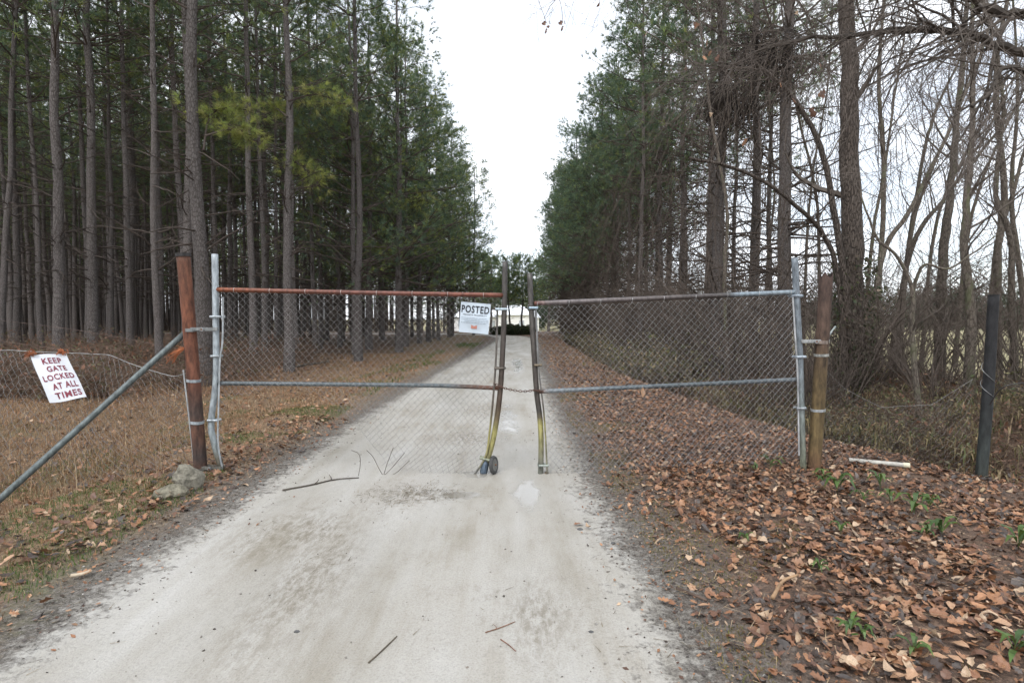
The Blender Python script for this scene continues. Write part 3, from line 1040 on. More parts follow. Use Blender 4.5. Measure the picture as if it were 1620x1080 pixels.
bare_tree('forked_sapling', 'small forked sapling with a crooked stem standing in the dead leaves',
          [([foot(1462, 8.4), (1448, 590, 8.4), (1443, 520, 8.4), (1442, 455, 8.4), (1418, 405, 8.4), (1385, 372, 8.4), (1360, 300, 8.5)], 0.045),
           ([(1443, 470, 8.4), (1450, 440, 8.4), (1465, 418, 8.35), (1500, 425, 8.3), (1540, 400, 8.2), (1580, 370, 8.1)], 0.028)], 27, n1=8, n2=4, n3=3, len1=(0.3, 0.9), wig=0.16)
bare_tree('bare_tree', 'pale slender stem standing close against a pine beyond the mesh',
          [([foot(1152, 14.5), (1146, 450, 14.5), (1150, 330, 14.6), (1128, 200, 14.8), (1110, 60, 15), (1090, -100, 15)], 0.06)], 28, n1=12)
for k, (pts, r0) in enumerate([
        ([foot(1300, 16), (1296, 420, 16), (1290, 300, 16), (1262, 180, 16), (1240, 40, 16), (1225, -120, 16)], .055),
        ([foot(1420, 17), (1440, 380, 17), (1470, 280, 17), (1520, 160, 17), (1560, 20, 17)], .06),
        ([foot(1455, 18), (1480, 360, 18), (1530, 240, 18), (1600, 130, 18), (1680, 40, 18)], .06),
        ([foot(1360, 19), (1380, 380, 19), (1400, 260, 19), (1420, 120, 19), (1450, -60, 19)], .065),
        ([foot(1270, 20), (1275, 420, 20), (1285, 280, 20), (1310, 130, 20), (1320, -60, 20)], .06),
        ([foot(1210, 22), (1214, 420, 22), (1225, 300, 22), (1215, 150, 22), (1222, -30, 22)], .06),
        ([foot(1560, 15), (1575, 400, 15), (1610, 280, 15), (1640, 150, 15), (1690, -20, 15)], .065),
        ([foot(1510, 20), (1530, 380, 20), (1560, 270, 20), (1620, 140, 20), (1680, 0, 20)], .07),
        ([foot(1640, 13), (1612, 420, 13), (1600, 300, 13), (1610, 150, 13), (1600, -50, 13)], .07)]):
    bare_tree('thin_bare_sapling', 'thin bare sapling of the thicket between ditch and field', [(pts, r0)], 40 + k, n1=16, n2=6, n3=4, len1=(0.8, 2.4), group='thin saplings of the thicket')

# a tree whose foot stands outside the frame and whose limbs reach in overhead
x0, y0 = 7.4, 5.2
lt = empty('overhanging_tree', (x0, y0, gz(x0, y0)), 'rough dark limb reaching in overhead from a tree beyond the dark post', 'bare tree')
rng = np.random.default_rng(61)
tr, br, tw = MB(), MB(), MB()
tp = curve([(x0, y0, -0.3), (x0 + .1, y0, 2.5), (x0 - .1, y0 + .1, 5), (x0, y0, 9)], 24)
tr.tubes(tp, np.linspace(0.2, 0.1, 24), 10)
limbs = [([tp[9], unp(1690, 105, 5.6), unp(1600, 78, 5.7), unp(1520, 52, 5.8), unp(1440, 48, 5.9), unp(1340, 56, 6.1), unp(1230, 70, 6.4), unp(1120, 118, 6.7)], .06),
         ([tp[10], unp(1680, 40, 5.4), unp(1590, 20, 5.5), unp(1500, -20, 5.6), unp(1380, -60, 5.8), unp(1200, -70, 6.2), unp(1060, -40, 6.6)], .06),
         ([tp[12], unp(1600, -160, 5.6), unp(1400, -190, 5.9), unp(1180, -150, 6.2), unp(1000, -90, 6.5), unp(880, -40, 6.6), unp(845, -18, 6.6)], .055),
         ([tp[8], unp(1700, 160, 5.4), unp(1600, 105, 5.2), unp(1560, 150, 5.1), unp(1500, 190, 5.0)], .04)]
ends = []
for k_l, (pts, r0) in enumerate(limbs):
    P = curve(pts, 34)
    P[2:-1] += rng.normal(0, 0.012, (31, 3))
    R = r0 * np.linspace(1, 0.16, 34)
    br.tubes(P, R, 7, (0.075, 0.064, 0.055))
    B, BR, _ = spawn(P[None], R[None], (64, 60, 44, 30)[k_l], 0.28, (1.0, 1.0, .70, 1.0)[k_l], (25, 80), (0.4, 1.7), 8, rr=0.45, tip=0.25, up=-0.05, wig=0.14, fall=0.3, rmin=0.004, drop_tip=0.10)
    br.tubes(B, BR, 5, (0.085, 0.072, 0.062))
    C, CR, _ = spawn(B, BR, 9, 0.15, 1.0, (20, 65), (0.25, 1.0), 7, rr=0.6, up=-0.08, wig=0.16, rmin=0.0024, drop_tip=0.08)
    tw.tubes(C, CR, 3, (0.15, 0.128, 0.112))
    C2, CR2, _ = spawn(C, CR, 2, 0.2, 1.0, (20, 65), (0.15, 0.5), 5, rr=0.7, up=-0.08, wig=0.2, rmin=0.0022)
    tw.tubes(C2, CR2, 3, (0.16, 0.135, 0.12))
    ends.append(C[:, -1])
tr.obj('trunk', MAT['smooth_bark'], lt, True)
tag(br.obj('limbs', MAT['twig'], lt), kind='stuff')
tag(tw.obj('twigs', MAT['twig'], lt), kind='stuff')


# leaves: outlines of a few kinds
def leaf_outline(kind, r):
    if kind == 0:      # lobed oak
        t = np.array([0, .16, .26, .42, .54, .72, .82, 1.0])
        w = np.array([.02, .22, .10, .34, .14, .31, .16, .0])
    elif kind == 1:    # plain
        t = np.array([0, .22, .48, .76, 1.0])
        w = np.array([.03, .18, .25, .15, .0])
    else:              # broad
        t = np.array([0, .14, .38, .58, .8, 1.0])
        w = np.array([.03, .26, .36, .22, .28, .0])
    return t, w * r.uniform(.85, 1.2, len(w))


def leaf_geo(kind, seed, curl=0.6):
    r = np.random.default_rng(seed)
    t, w = leaf_outline(kind, r)
    bend = r.normal(0, curl)
    fold = r.uniform(0.1, 0.5)
    tw_ = r.normal(0, 0.25)
    y = t - 0.5
    z = bend * (y ** 2) * 1.2 + 0.02 * r.normal(size=len(t))
    mid = np.stack([np.zeros_like(t), y, z], -1)
    L = np.stack([-w, y, z + w * fold + y * tw_ * w], -1)
    Rr = np.stack([w, y, z + w * fold * r.uniform(.3, 1.2) - y * tw_ * w], -1)
    v = np.concatenate([mid, L, Rr])
    k = len(t)
    f = []
    for i in range(k - 1):
        f += [[i, i + 1, k + i + 1, k + i], [i, 2 * k + i, 2 * k + i + 1, i + 1]]
    return v, np.array(f)


LEAF_SHAPES = [leaf_geo(k % 3, 900 + k) for k in range(10)]
LEAF_PAL = np.array([(0.31, 0.158, 0.082), (0.235, 0.112, 0.058), (0.125, 0.062, 0.038), (0.35, 0.210, 0.125), (0.050, 0.034, 0.027), (0.42, 0.30, 0.20), (0.095, 0.078, 0.070)])
LEAF_P = np.array([.19, .20, .20, .10, .17, .05, .09])


def scatter_leaves(mb, x, y, z, size, tilt, r, pal=LEAF_PAL, pp=LEAF_P, simple=False):
    n = len(x)
    sh = r.integers(0, len(LEAF_SHAPES), n)
    yaw = r.uniform(0, 6.283, n)
    ax = r.normal(0, tilt, n)
    ay = r.normal(0, tilt, n)
    col = pal[r.choice(len(pal), n, p=pp)] * r.uniform(.7, 1.25, (n, 1))
    cz, sz_ = np.cos(yaw), np.sin(yaw)
    for k, (v, f) in enumerate(LEAF_SHAPES):
        i = np.where(sh == k)[0]
        if not len(i):
            continue
        if simple:
            v2 = np.array([(0, -.5, 0), (-.28, .05, .05), (0, .5, .04), (.28, .02, .06)])
            f2 = np.array([[0, 3, 2, 1]])
        else:
            v2, f2 = v, f
        p = v2[None] * size[i][:, None, None]
        zz = p[..., 2] + p[..., 1] * np.sin(ax[i])[:, None] + p[..., 0] * np.sin(ay[i])[:, None]
        X = p[..., 0] * cz[i][:, None] - p[..., 1] * sz_[i][:, None] + x[i][:, None]
        Yv = p[..., 0] * sz_[i][:, None] + p[..., 1] * cz[i][:, None] + y[i][:, None]
        vv = np.stack([X, Yv, zz + z[i][:, None]], -1)
        ff = f2[None] + (np.arange(len(i)) * len(v2))[:, None, None]
        mb.add(vv.reshape(-1, 3), ff.reshape(-1, 4), np.repeat(col[i], len(v2), 0))


# dead leaves still hanging on the overhead twigs
lr = np.random.default_rng(88)
allends = np.concatenate(ends)
d_ok = allends[(allends[:, 2] > 2.2) & (allends[:, 0] / allends[:, 1] < 0.62)]
leaf_mes = []
for k in range(6):
    v, f = LEAF_SHAPES[k]
    c = LEAF_PAL[[0, 3, 1, 5, 0, 2][k]]
    leaf_mes.append(MB().add(v, f, c).mesh('leaf', MAT['leaf']))
for k in range(34):
    p = d_ok[lr.integers(len(d_ok))]
    o = mesh_obj('leaf', leaf_mes[lr.integers(6)], lt, rot=(lr.uniform(1.0, 2.2), lr.uniform(-.6, .6), lr.uniform(0, 6.28)), scale=lr.uniform(.07, .11))
    o.location = Vector(p) - lt.location - Vector((0, 0, 0.04))

# the two withered sprays dangling into the sky gap
for k, (px, py, topx) in enumerate(((865, 42, 845), (890, 40, 882))):
    top = unp(topx, -16, 6.6)
    tip = unp(px, py, 6.6)
    o = empty('withered_spray', tuple(top), ['withered dark leaf spray dangling low against the sky, longer twig' , 'withered single curled dark leaf dangling against the sky beside the longer spray'][k], 'dead leaves')
    MB().tubes(curve([top, (top + tip) / 2 + np.array([0.02, 0, -.03]), tip + np.array([0, 0, .03])], 10), np.linspace(.0035, .002, 10), 4, (0.12, 0.10, 0.09)).obj('twig', MAT['twig'], o)
    for j in range(4 - k):
        q = tip + np.array([(-.03, .03, -.012, .02)[j], 0, (.03, .045, -.05, .0)[j]]) * (1.0 if k == 0 else 0.7)
        lf = mesh_obj('leaf', leaf_mes[5], o, rot=(1.2 + j * .25, .5 - j * .4, j * 1.1), scale=(.075, .05, .06, .05)[j])
        lf.location = Vector(q) - o.location

# ------------------------------------------------------------------ vine tangles
for k, (px, py, Y, rad, lab) in enumerate(((1212, 92, 14.6, 1.25, 'big dark hanging tangle of vines high in the pines'), (1150, 168, 16.5, 0.95, 'smaller dark vine tangle hung lower against a pine trunk'))):
    vr = np.random.default_rng(500 + k)
    c0 = unp(px, py, Y)
    o = empty('vine_tangle', tuple(c0), lab, 'vine')
    m = MB()
    M_ = 520
    d = norm(vr.normal(size=(M_, 3)))
    p = c0 + d * (vr.random((M_, 1)) ** 0.6) * np.array([rad, rad * .8, rad * .62])
    dd = norm(vr.normal(size=(M_, 3)) * np.array([1.2, 1, .7]))
    pts = [p]
    for q in range(8):
        dd = norm(dd + vr.normal(0, .35, dd.shape) + (c0 - pts[-1]) * .25)
        pts.append(pts[-1] + dd * vr.uniform(.08, .16, (M_, 1)))
    m.tubes(np.stack(pts, 1), np.linspace(.010, .004, 9), 3, (0.040, 0.033, 0.029))
    tag(m.obj('runners', MAT['twig'], o), kind='stuff')
    h = MB()
    M_ = 90
    p = c0 + norm(vr.normal(size=(M_, 3))) * np.array([rad, rad * .7, rad * .4])
    pts = [p]
    dd = np.stack([vr.normal(0, .3, M_), vr.normal(0, .3, M_), np.full(M_, -.6)], -1)
    for q in range(9):
        dd = norm(dd + vr.normal(0, .22, dd.shape) + np.array([0, 0, -.12]))
        pts.append(pts[-1] + dd * vr.uniform(.1, .32, (M_, 1)))
    h.tubes(np.stack(pts, 1), np.linspace(.007, .003, 10), 3, (0.08, 0.065, 0.055))
    tag(h.obj('strands', MAT['twig'], o), kind='stuff')


# ------------------------------------------------------------------ bare shrubs, brambles
def shrub_variant(seed, h, n, col, spread=0.35, leafpal=None, nleaf=0):
    global rng
    rng = np.random.default_rng(seed)
    m = MB()
    a = rng.uniform(0, 6.28, n)
    base = np.stack([np.cos(a) * .25 * rng.random(n), np.sin(a) * .25 * rng.random(n), np.full(n, -.08)], -1)
    d = norm(np.stack([np.cos(a) * spread, np.sin(a) * spread, np.ones(n)], -1) + rng.normal(0, .15, (n, 3)))
    pts = [base]
    L = rng.uniform(.6, 1.1, (n, 1)) * h / 9
    for k in range(9):
        d = norm(d + rng.normal(0, .11, d.shape) + np.stack([np.cos(a), np.sin(a), -np.ones(n)], -1) * .035 * k / 3)
        pts.append(pts[-1] + d * L)
    P = np.stack(pts, 1)
    R = np.linspace(.011, .004, 10) * rng.uniform(.6, 1.3, (n, 1))
    m.tubes(P, R, 4, col)
    B, BR, _ = spawn(P, R, 6, .2, 1, (20, 60), (.25 * h / 2.4, .8 * h / 2.4), 6, rr=.55, wig=.2, rmin=.0028, up=.02)
    m.tubes(B, BR, 3, col)
    C, CR, _ = spawn(B, BR, 3, .2, 1, (25, 65), (.1, .4), 4, rr=.6, wig=.25, rmin=.002)
    m.tubes(C, CR, 3, tuple(x * 1.2 for x in col))
    me = m.mesh('shrub_twigs', MAT['twig'])
    lm = None
    if nleaf:
        q = np.concatenate([B[:, -1], C[:, -1]])
        i = rng.integers(0, len(q), nleaf)
        p = q[i] + rng.normal(0, .04, (nleaf, 3))
        aa = norm(rng.normal(size=(nleaf, 3)))
        b = norm(np.cross(aa, rng.normal(size=(nleaf, 3))))
        s = rng.uniform(.025, .06, (nleaf, 1))
        c = np.array(leafpal)[rng.integers(0, len(leafpal), nleaf)] * rng.uniform(.7, 1.3, (nleaf, 1))
        lm = MB().add(np.stack([p - aa * s, p + b * s * .4, p + aa * s, p - b * s * .4], 1), np.arange(nleaf * 4).reshape(-1, 4), np.repeat(c, 4, 0)).mesh('shrub_leaves', MAT['green'])
    return me, lm


GREENS = [(0.13, 0.13, 0.05), (0.19, 0.175, 0.075), (0.085, 0.105, 0.045), (0.27, 0.215, 0.12), (0.22, 0.15, 0.09)]
SV_T = [shrub_variant(700 + i, 3.6, 26, (0.105, 0.085, 0.072), .32) for i in range(3)]
SV_G = [shrub_variant(720 + i, 1.7, 30, (0.125, 0.105, 0.085), .6, GREENS, 520) for i in range(3)]
SV_B = [shrub_variant(740 + i, 1.25, 34, (0.125, 0.088, 0.066), .8, [(0.20, 0.10, 0.06), (0.15, .08, .05), (.11, .10, .05)], 160) for i in range(2)]
rng = np.random.default_rng(31)


def plant_shrub(name, var, x, y, s, label, cat, group):
    o = empty(name, (x, y, gz(x, y)), label, cat, group, rotz=rng.uniform(0, 6.28), scale=s)
    tag(mesh_obj('twigs', var[0], o), kind='stuff')
    if var[1]:
        tag(mesh_obj('leaves', var[1], o), kind='stuff')


for k in range(95):
    y = 9.5 + 46 * rng.random() ** 1.25
    x = float(ditch_edge(y)) + 1.6 + rng.random() * (3.6 if y > 18 else 4.8)
    plant_shrub('bare_shrub', SV_T[rng.integers(3)], x, y, rng.uniform(.7, 1.35), 'tall bare grey-brown shrub in the thicket beyond the ditch', 'shrub', 'bare shrubs beyond the ditch')
for k in range(130):
    y = 7.6 + 44 * rng.random() ** 1.4
    x = float(ditch_edge(y)) + 1.0 + rng.random() * (4 if y > 14 else 6.5)
    plant_shrub('leafy_bramble', SV_G[rng.integers(3)], x, y, rng.uniform(.55, 1.15) * (.62 if y < 14 else 1.05), 'olive-leaved bramble on the far bank of the ditch', 'bramble', 'olive brambles beyond the ditch')
for k in range(150):
    y = 11.0 + 13 * rng.random() ** 1.3
    x = -7.4 - rng.random() * 0.75 * y
    plant_shrub('dead_bramble', SV_B[rng.integers(2)], x, y, rng.uniform(.6, 1.35), 'low brown bramble at the foot of the dense pines', 'bramble', 'brown brambles under the dense pines')
for k in range(60):
    y = 7.0 + 7 * rng.random()
    x = float(ditch_edge(y)) + 1.4 + rng.random() * 4.5
    plant_shrub('dead_bramble', SV_B[rng.integers(2)], x, y, rng.uniform(.5, .95), 'low brown bramble in the ditch near the dark post', 'bramble', 'brown brambles in the ditch')

# thin vines hanging down through the trees beyond the ditch
hv = MB()
M_ = 1250
y = 12 + 40 * rng.random(M_) ** 1.2
x = ditch_edge(y) + 1.4 + 4.6 * rng.random(M_)
z0 = rng.uniform(2.5, 9.5, M_)
p = np.stack([x, y, z0], -1)
d = np.stack([rng.normal(0, .25, M_), rng.normal(0, .25, M_), np.full(M_, -.8)], -1)
pts = [p]
Ls = (z0 * rng.uniform(.5, 1.0, M_))[:, None] / 12
for k in range(12):
    d = norm(d + rng.normal(0, .16, d.shape) + np.array([0, 0, -.10]))
    pts.append(pts[-1] + d * Ls)
P = np.stack(pts, 1)
R = np.linspace(.007, .004, 13) * rng.uniform(.6, 1.3, (M_, 1))
hv.tubes(P, R, 3, (0.105, 0.084, 0.070))
B, BR, _ = spawn(P, R, 5, .1, 1, (20, 70), (.3, 1.1), 6, rr=.6, wig=.2, rmin=.003, up=-.02)
hv.tubes(B, BR, 3, (0.125, 0.10, 0.084))
tag(hv.obj('hanging_vines', MAT['twig']), 'curtain of thin bare vines hanging among the pines beyond the ditch', 'vines', kind='stuff')

# ------------------------------------------------------------------ litter, grass, straw
lr = np.random.default_rng(301)


def area(x0, x1, y0, y1, dens, bias=1.0):
    n = int((x1 - x0) * (y1 - y0) * dens)
    return lr.uniform(x0, x1, n), y0 + (y1 - y0) * lr.random(n) ** bias


def keep(mask, *arr):
    return [a[mask] for a in arr]


lit = MB()
# thick brown carpet on the verge by the ditch, near part
x, y = area(0.6, 6.2, 1.5, 10, 1250)
rdv = road_dist(x, y)
pm = np.clip((rdv - 0.02) / 0.70, 0, 1)
pm *= np.where((value_noise(x, y, .55, 21) > .70), .35, 1)
moss = np.maximum(sstep((value_noise(x, y, .8, 33) - .5) / .2) * (rdv < 1.0), 1.4 * np.exp(-((x - 1.25) / .3) ** 2 - ((y - 3.75) / .45) ** 2))
x, y, rdv = keep(lr.random(len(x)) < pm * (1 - .6 * moss), x, y, rdv)
z = H(x, y, rdv) + lr.uniform(.002, .032, len(x))
sz_l = .018 + .064 * lr.random(len(x)) ** 1.9
fine = (y < 6.0) & (sz_l > .028)
for m_k, smp in ((fine, False), (~fine, True)):
    scatter_leaves(lit, x[m_k], y[m_k], z[m_k], sz_l[m_k], .42, lr, simple=smp)
x, y = area(5.0, 12, 5, 11, 200)
z = H(x, y) + lr.uniform(.004, .05, len(x))
scatter_leaves(lit, x, y, z, lr.uniform(.03, .09, len(x)), .4, lr, simple=True)
x, y = area(0.9, 7.5, 10, 24, 330, 1.2)
rdv = road_dist(x, y)
x, y, rdv = keep(lr.random(len(x)) < np.clip((rdv - .1) / .7, 0, 1), x, y, rdv)
z = H(x, y, rdv) + lr.uniform(.004, .03, len(x))
scatter_leaves(lit, x, y, z, lr.uniform(.03, .10, len(x)), .30, lr, simple=True)
x, y = area(1.2, 7.5, 24, 52, 100)
rdv = road_dist(x, y)
x, y, rdv = keep(lr.random(len(x)) < np.clip((rdv - .1) / .8, 0, 1) * .7, x, y, rdv)
z = H(x, y, rdv) + .02
scatter_leaves(lit, x, y, z, lr.uniform(.05, .13, len(x)), .25, lr, simple=True)
x, y = area(0.5, 2.4, 1.5, 14, 800)
rdv = road_dist(x, y)
x, y, rdv = keep(lr.random(len(x)) < np.exp(-((rdv - .32) / .36) ** 2), x, y, rdv)
z = H(x, y, rdv) + lr.uniform(.004, .012, len(x))
scatter_leaves(lit, x, y, z, lr.uniform(.008, .035, len(x)), .35, lr, simple=True)
tag(lit.obj('leaf_litter', MAT['leaf']), 'thick carpet of brown dead leaves on the verge by the ditch', 'dead leaves', kind='stuff')

lit = MB()
x, y = area(-7.5, -1.9, 1.5, 9, 330)
rdv = road_dist(x, y)
# thickest in a drift along the road edge
dr = np.exp(-((rdv - .60) / .34) ** 2) * (value_noise(x, y, 1.1, 9) > .22) + .30 * (rdv > .5)
x, y, rdv = keep(lr.random(len(x)) < np.clip(dr, 0, 1), x, y, rdv)
z = H(x, y, rdv) + lr.uniform(.004, .05, len(x))
scatter_leaves(lit, x, y, z, .02 + .075 * lr.random(len(x)) ** 1.4, .40, lr)
x, y = area(-12, -2, 9, 22, 60)
rdv = road_dist(x, y)
x, y, rdv = keep(lr.random(len(x)) < np.clip((rdv - .3) / .7, 0, .8), x, y, rdv)
z = H(x, y, rdv) + lr.uniform(.01, .05, len(x))
scatter_leaves(lit, x, y, z, lr.uniform(.05, .11, len(x)), .3, lr, simple=True)
x, y = area(-4.6, -1.9, 1.5, 16, 420)
rdv = road_dist(x, y)
x, y, rdv = keep(lr.random(len(x)) < np.exp(-((rdv - .3) / .36) ** 2), x, y, rdv)
z = H(x, y, rdv) + lr.uniform(.004, .012, len(x))
scatter_leaves(lit, x, y, z, lr.uniform(.008, .04, len(x)), .35, lr, simple=True)
tag(lit.obj('verge_leaves', MAT['leaf']), 'scattered dead leaves on the grassy verge before the pine stand', 'dead leaves', kind='stuff')


def blades(mb, x, y, z, h, wd, lean, pal, pp, r):
    n = len(x)
    a = r.uniform(0, 6.283, n)
    ld = r.normal(0, lean, (n, 2))
    s = np.stack([np.cos(a), np.sin(a), np.zeros(n)], -1) * wd[:, None] * .5
    b = np.stack([x, y, z], -1)
    m_ = b + np.concatenate([ld * .35, np.ones((n, 1))], 1) * (h * .55)[:, None]
    t = b + np.concatenate([ld, np.maximum(.12, 1 - np.abs(ld).sum(1) * .45)[:, None]], 1) * h[:, None]
    v = np.stack([b - s, b + s, m_ + s * .7, m_ - s * .7, t], 1)
    i = (np.arange(n) * 5)[:, None]
    c = np.array(pal)[r.choice(len(pal), n, p=pp)] * r.uniform(.7, 1.25, (n, 1))
    base = mb.n
    mb.add(v, i + np.array([[0, 1, 2, 3]]), np.repeat(c, 5, 0))
    mb.f3.append(i + np.array([[3, 2, 4]]) + base)


GP = [(0.36, 0.255, 0.155), (0.27, 0.165, 0.095), (0.44, 0.34, 0.22), (0.17, 0.115, 0.075), (0.31, 0.17, 0.09)]
GG = [(0.085, 0.14, 0.034), (0.115, 0.165, 0.045), (0.06, 0.11, 0.034)]
gr = MB()
x, y = area(-8.5, -2.0, 1.5, 10, 1200)
rdv = road_dist(x, y)
x, y, rdv = keep(lr.random(len(x)) < np.clip((rdv - .12) / .7, 0, 1) * (.35 + .65 * value_noise(x, y, .5, 4)), x, y, rdv)
tall = sstep((rdv - 1.2) / 1.2) * sstep((y - 3.2) / 1.5)
h = lr.uniform(.03, .08, len(x)) + tall * lr.uniform(0, .16, len(x))
blades(gr, x, y, H(x, y, rdv) - .004, h, lr.uniform(.003, .007, len(x)), .75, GP, (.26, .26, .16, .16, .16), lr)
x, y = area(-14, -2.0, 10, 26, 190, 1.3)
rdv = road_dist(x, y)
x, y, rdv = keep(lr.random(len(x)) < np.clip((rdv - .3) / .8, 0, 1), x, y, rdv)
blades(gr, x, y, H(x, y, rdv), lr.uniform(.04, .13, len(x)), lr.uniform(.006, .014, len(x)), .8, GP, (.22, .26, .12, .14, .26), lr)
# tall dead stalks at the fence and the forest edge
x, y = area(-9.5, -3.4, 5.0, 16, 26)
x, y = keep((y < 7.5) | (x < -6.2), x, y)
blades(gr, x, y, H(x, y), lr.uniform(.15, .62, len(x)), lr.uniform(.004, .008, len(x)), .35, GP, (.24, .30, .16, .2, .1), lr)
tag(gr.obj('dry_grass', MAT['grass']), 'matted dry brown grass on the verge before the pine stand', 'grass', kind='stuff')

gg = MB()
x, y = area(-7.5, -1.9, 1.8, 11, 1900)
rdv = road_dist(x, y)
vn = value_noise(x, y, .75, 41) * .6 + value_noise(x, y, .28, 42) * .4
x, y, rdv = keep((vn > .52) & (rdv > .35) & (rdv < 3.0), x, y, rdv)
blades(gg, x, y, H(x, y, rdv), lr.uniform(.02, .07, len(x)), lr.uniform(.0022, .005, len(x)), .8, GG, (.4, .3, .3), lr)
x, y = area(-5.0, -1.6, 11, 40, 150)
rdv = road_dist(x, y)
vn = value_noise(x, y * .4, .9, 43)
x, y, rdv = keep((vn > .55) & (rdv > .5) & (rdv < 2.0), x, y, rdv)
blades(gg, x, y, H(x, y, rdv), lr.uniform(.05, .12, len(x)), lr.uniform(.010, .022, len(x)), .5, GG, (.4, .3, .3), lr)
tag(gg.obj('green_grass', MAT['grass']), 'patches of fresh green grass on the verge before the pine stand', 'grass', kind='stuff')

mg = MB()
x, y = area(0.7, 4.2, 1.8, 14, 2600)
rdv = road_dist(x, y)
vn = value_noise(x, y, .8, 33) * .75 + value_noise(x, y, .2, 34) * .25
vn = vn + .35 * np.exp(-((x - 1.25) / .35) ** 2 - ((y - 3.75) / .5) ** 2) * (lr.random(len(x)) < .8)
x, y, rdv = keep((vn > .62) & (rdv > .10) & (rdv < 1.3), x, y, rdv)
blades(mg, x, y, H(x, y, rdv), lr.uniform(.008, .032, len(x)), lr.uniform(.0022, .0045, len(x)), .9, [(0.20, 0.16, 0.035), (0.13, 0.135, 0.03), (0.24, 0.19, 0.08)], (.4, .35, .25), lr)
x, y = area(1.2, 3.2, 12, 45, 90)
rdv = road_dist(x, y)
x, y, rdv = keep((rdv > .3) & (value_noise(x, y, 1.2, 35) > .45), x, y, rdv)
blades(mg, x, y, H(x, y, rdv), lr.uniform(.03, .10, len(x)), lr.uniform(.008, .018, len(x)), .6, GP, (.3, .1, .4, .1, .1), lr)
tag(mg.obj('mossy_grass', MAT['grass']), 'yellow-green mossy grass among the leaves along the road edge', 'grass', kind='stuff')

# fallen needles on the forest floor and straw strewn on the road
st = MB()
x, y = area(-24, -3.4, 12, 34, 85)
rdv = road_dist(x, y)
x, y, rdv = keep(rdv > 1.2, x, y, rdv)
n = len(x)
a = lr.uniform(0, 6.28, n)
L = lr.uniform(.10, .22, n)
d = np.stack([np.cos(a), np.sin(a), lr.uniform(-.1, .3, n)], -1)
sd_ = np.stack([-np.sin(a), np.cos(a), np.zeros(n)], -1) * .006
b = np.stack([x, y, H(x, y, rdv) + .015], -1)
v = np.stack([b - sd_, b + sd_, b + d * L[:, None]], 1)
c = np.array([(0.27, 0.125, 0.06), (0.20, 0.09, 0.045), (0.33, 0.18, 0.09)])[lr.integers(0, 3, n)] * lr.uniform(.7, 1.2, (n, 1))
st.add(v, np.arange(n * 3).reshape(-1, 3), np.repeat(c, 3, 0))
tag(st.obj('pine_straw', MAT['grass']), 'orange-brown fallen pine needles under the dense stand', 'pine straw', kind='stuff')

rs_ = MB()
x, y = area(-2.6, .95, 1.6, 14, 55)
rdv = road_dist(x, y)
pk = value_noise(x, y * .5, .6, 61)
clump = np.exp(-(((x + .98) / .42) ** 2 + ((y - 5.15) / .40) ** 2))
edge = sstep((rdv + .55) / .6)
x, y, rdv = keep(lr.random(len(x)) < .05 + .20 * (pk > .72) + .55 * edge, x, y, rdv)
x2 = np.concatenate([x, lr.normal(-.98, .22, 320), lr.normal(-.62, .25, 130), lr.normal(-.45, .4, 120)])
y2 = np.concatenate([y, lr.normal(5.1, .20, 320), lr.normal(5.15, .12, 130), lr.normal(7.6, .5, 120)])
n = len(x2)
a = lr.normal(1.0, .9, n)
L = lr.uniform(.02, .10, n)
d = np.stack([np.cos(a), np.sin(a), lr.uniform(-.02, .06, n)], -1)
sd_ = np.stack([-np.sin(a), np.cos(a), np.zeros(n)], -1) * .0022
b = np.stack([x2, y2, H(x2, y2) + .008], -1)
c = np.array([(0.16, 0.13, 0.085), (0.10, 0.078, 0.055), (0.24, 0.19, 0.12)])[lr.integers(0, 3, n)] * lr.uniform(.7, 1.2, (n, 1))
xe_, ye_ = area(.9, 5.5, 1.6, 11, 150)
re_ = road_dist(xe_, ye_)
xe_, ye_, re_ = keep(re_ > .1, xe_, ye_, re_)
n2 = len(xe_)
a2 = lr.uniform(0, 6.28, n2)
d2 = np.stack([np.cos(a2), np.sin(a2), lr.uniform(-.05, .25, n2)], -1)
s2 = np.stack([-np.sin(a2), np.cos(a2), np.zeros(n2)], -1) * .0022
b2 = np.stack([xe_, ye_, H(xe_, ye_, re_) + lr.uniform(.02, .045, n2)], -1)
c2 = np.array([(0.40, 0.30, 0.19), (0.20, 0.12, 0.08), (0.09, 0.065, 0.05)])[lr.integers(0, 3, n2)]
rs_.add(np.stack([b2 - s2, b2 + s2, b2 + d2 * lr.uniform(.05, .17, (n2, 1))], 1), np.arange(n2 * 3).reshape(-1, 3), np.repeat(c2, 3, 0))
rs_.add(np.stack([b - sd_, b + sd_, b + d * L[:, None]], 1), np.arange(n * 3).reshape(-1, 3), np.repeat(c, 3, 0))
tag(rs_.obj('road_straw', MAT['grass']), 'short bits of dead straw strewn over road and verge', 'straw', kind='stuff')

gt = MB()
x, y = area(-2.9, 1.3, 1.5, 10, 150)
rdv = road_dist(x, y)
x, y, rdv = keep(lr.random(len(x)) < .16 + .75 * np.exp(-((rdv + .05) / .30) ** 2), x, y, rdv)
n = len(x)
sz = (.0025 + .008 * lr.random(n) ** 3)[:, None, None]
ov = np.array([(1, 0, 0), (-1, 0, 0), (0, 1, 0), (0, -1, 0), (0, 0, .7), (0, 0, -.7)]) * 1.0
of = np.array([[0, 2, 4], [2, 1, 4], [1, 3, 4], [3, 0, 4], [2, 0, 5], [1, 2, 5], [3, 1, 5], [0, 3, 5]])
v = (ov[None] + lr.normal(0, .25, (n, 6, 3))) * sz + np.stack([x, y, H(x, y, rdv) + .006], -1)[:, None, :]
c = np.array([(.30, .28, .25), (.16, .14, .12), (.09, .08, .07), (.38, .36, .33)])[lr.choice(4, n, p=(.3, .3, .25, .15))] * lr.uniform(.7, 1.2, (n, 1))
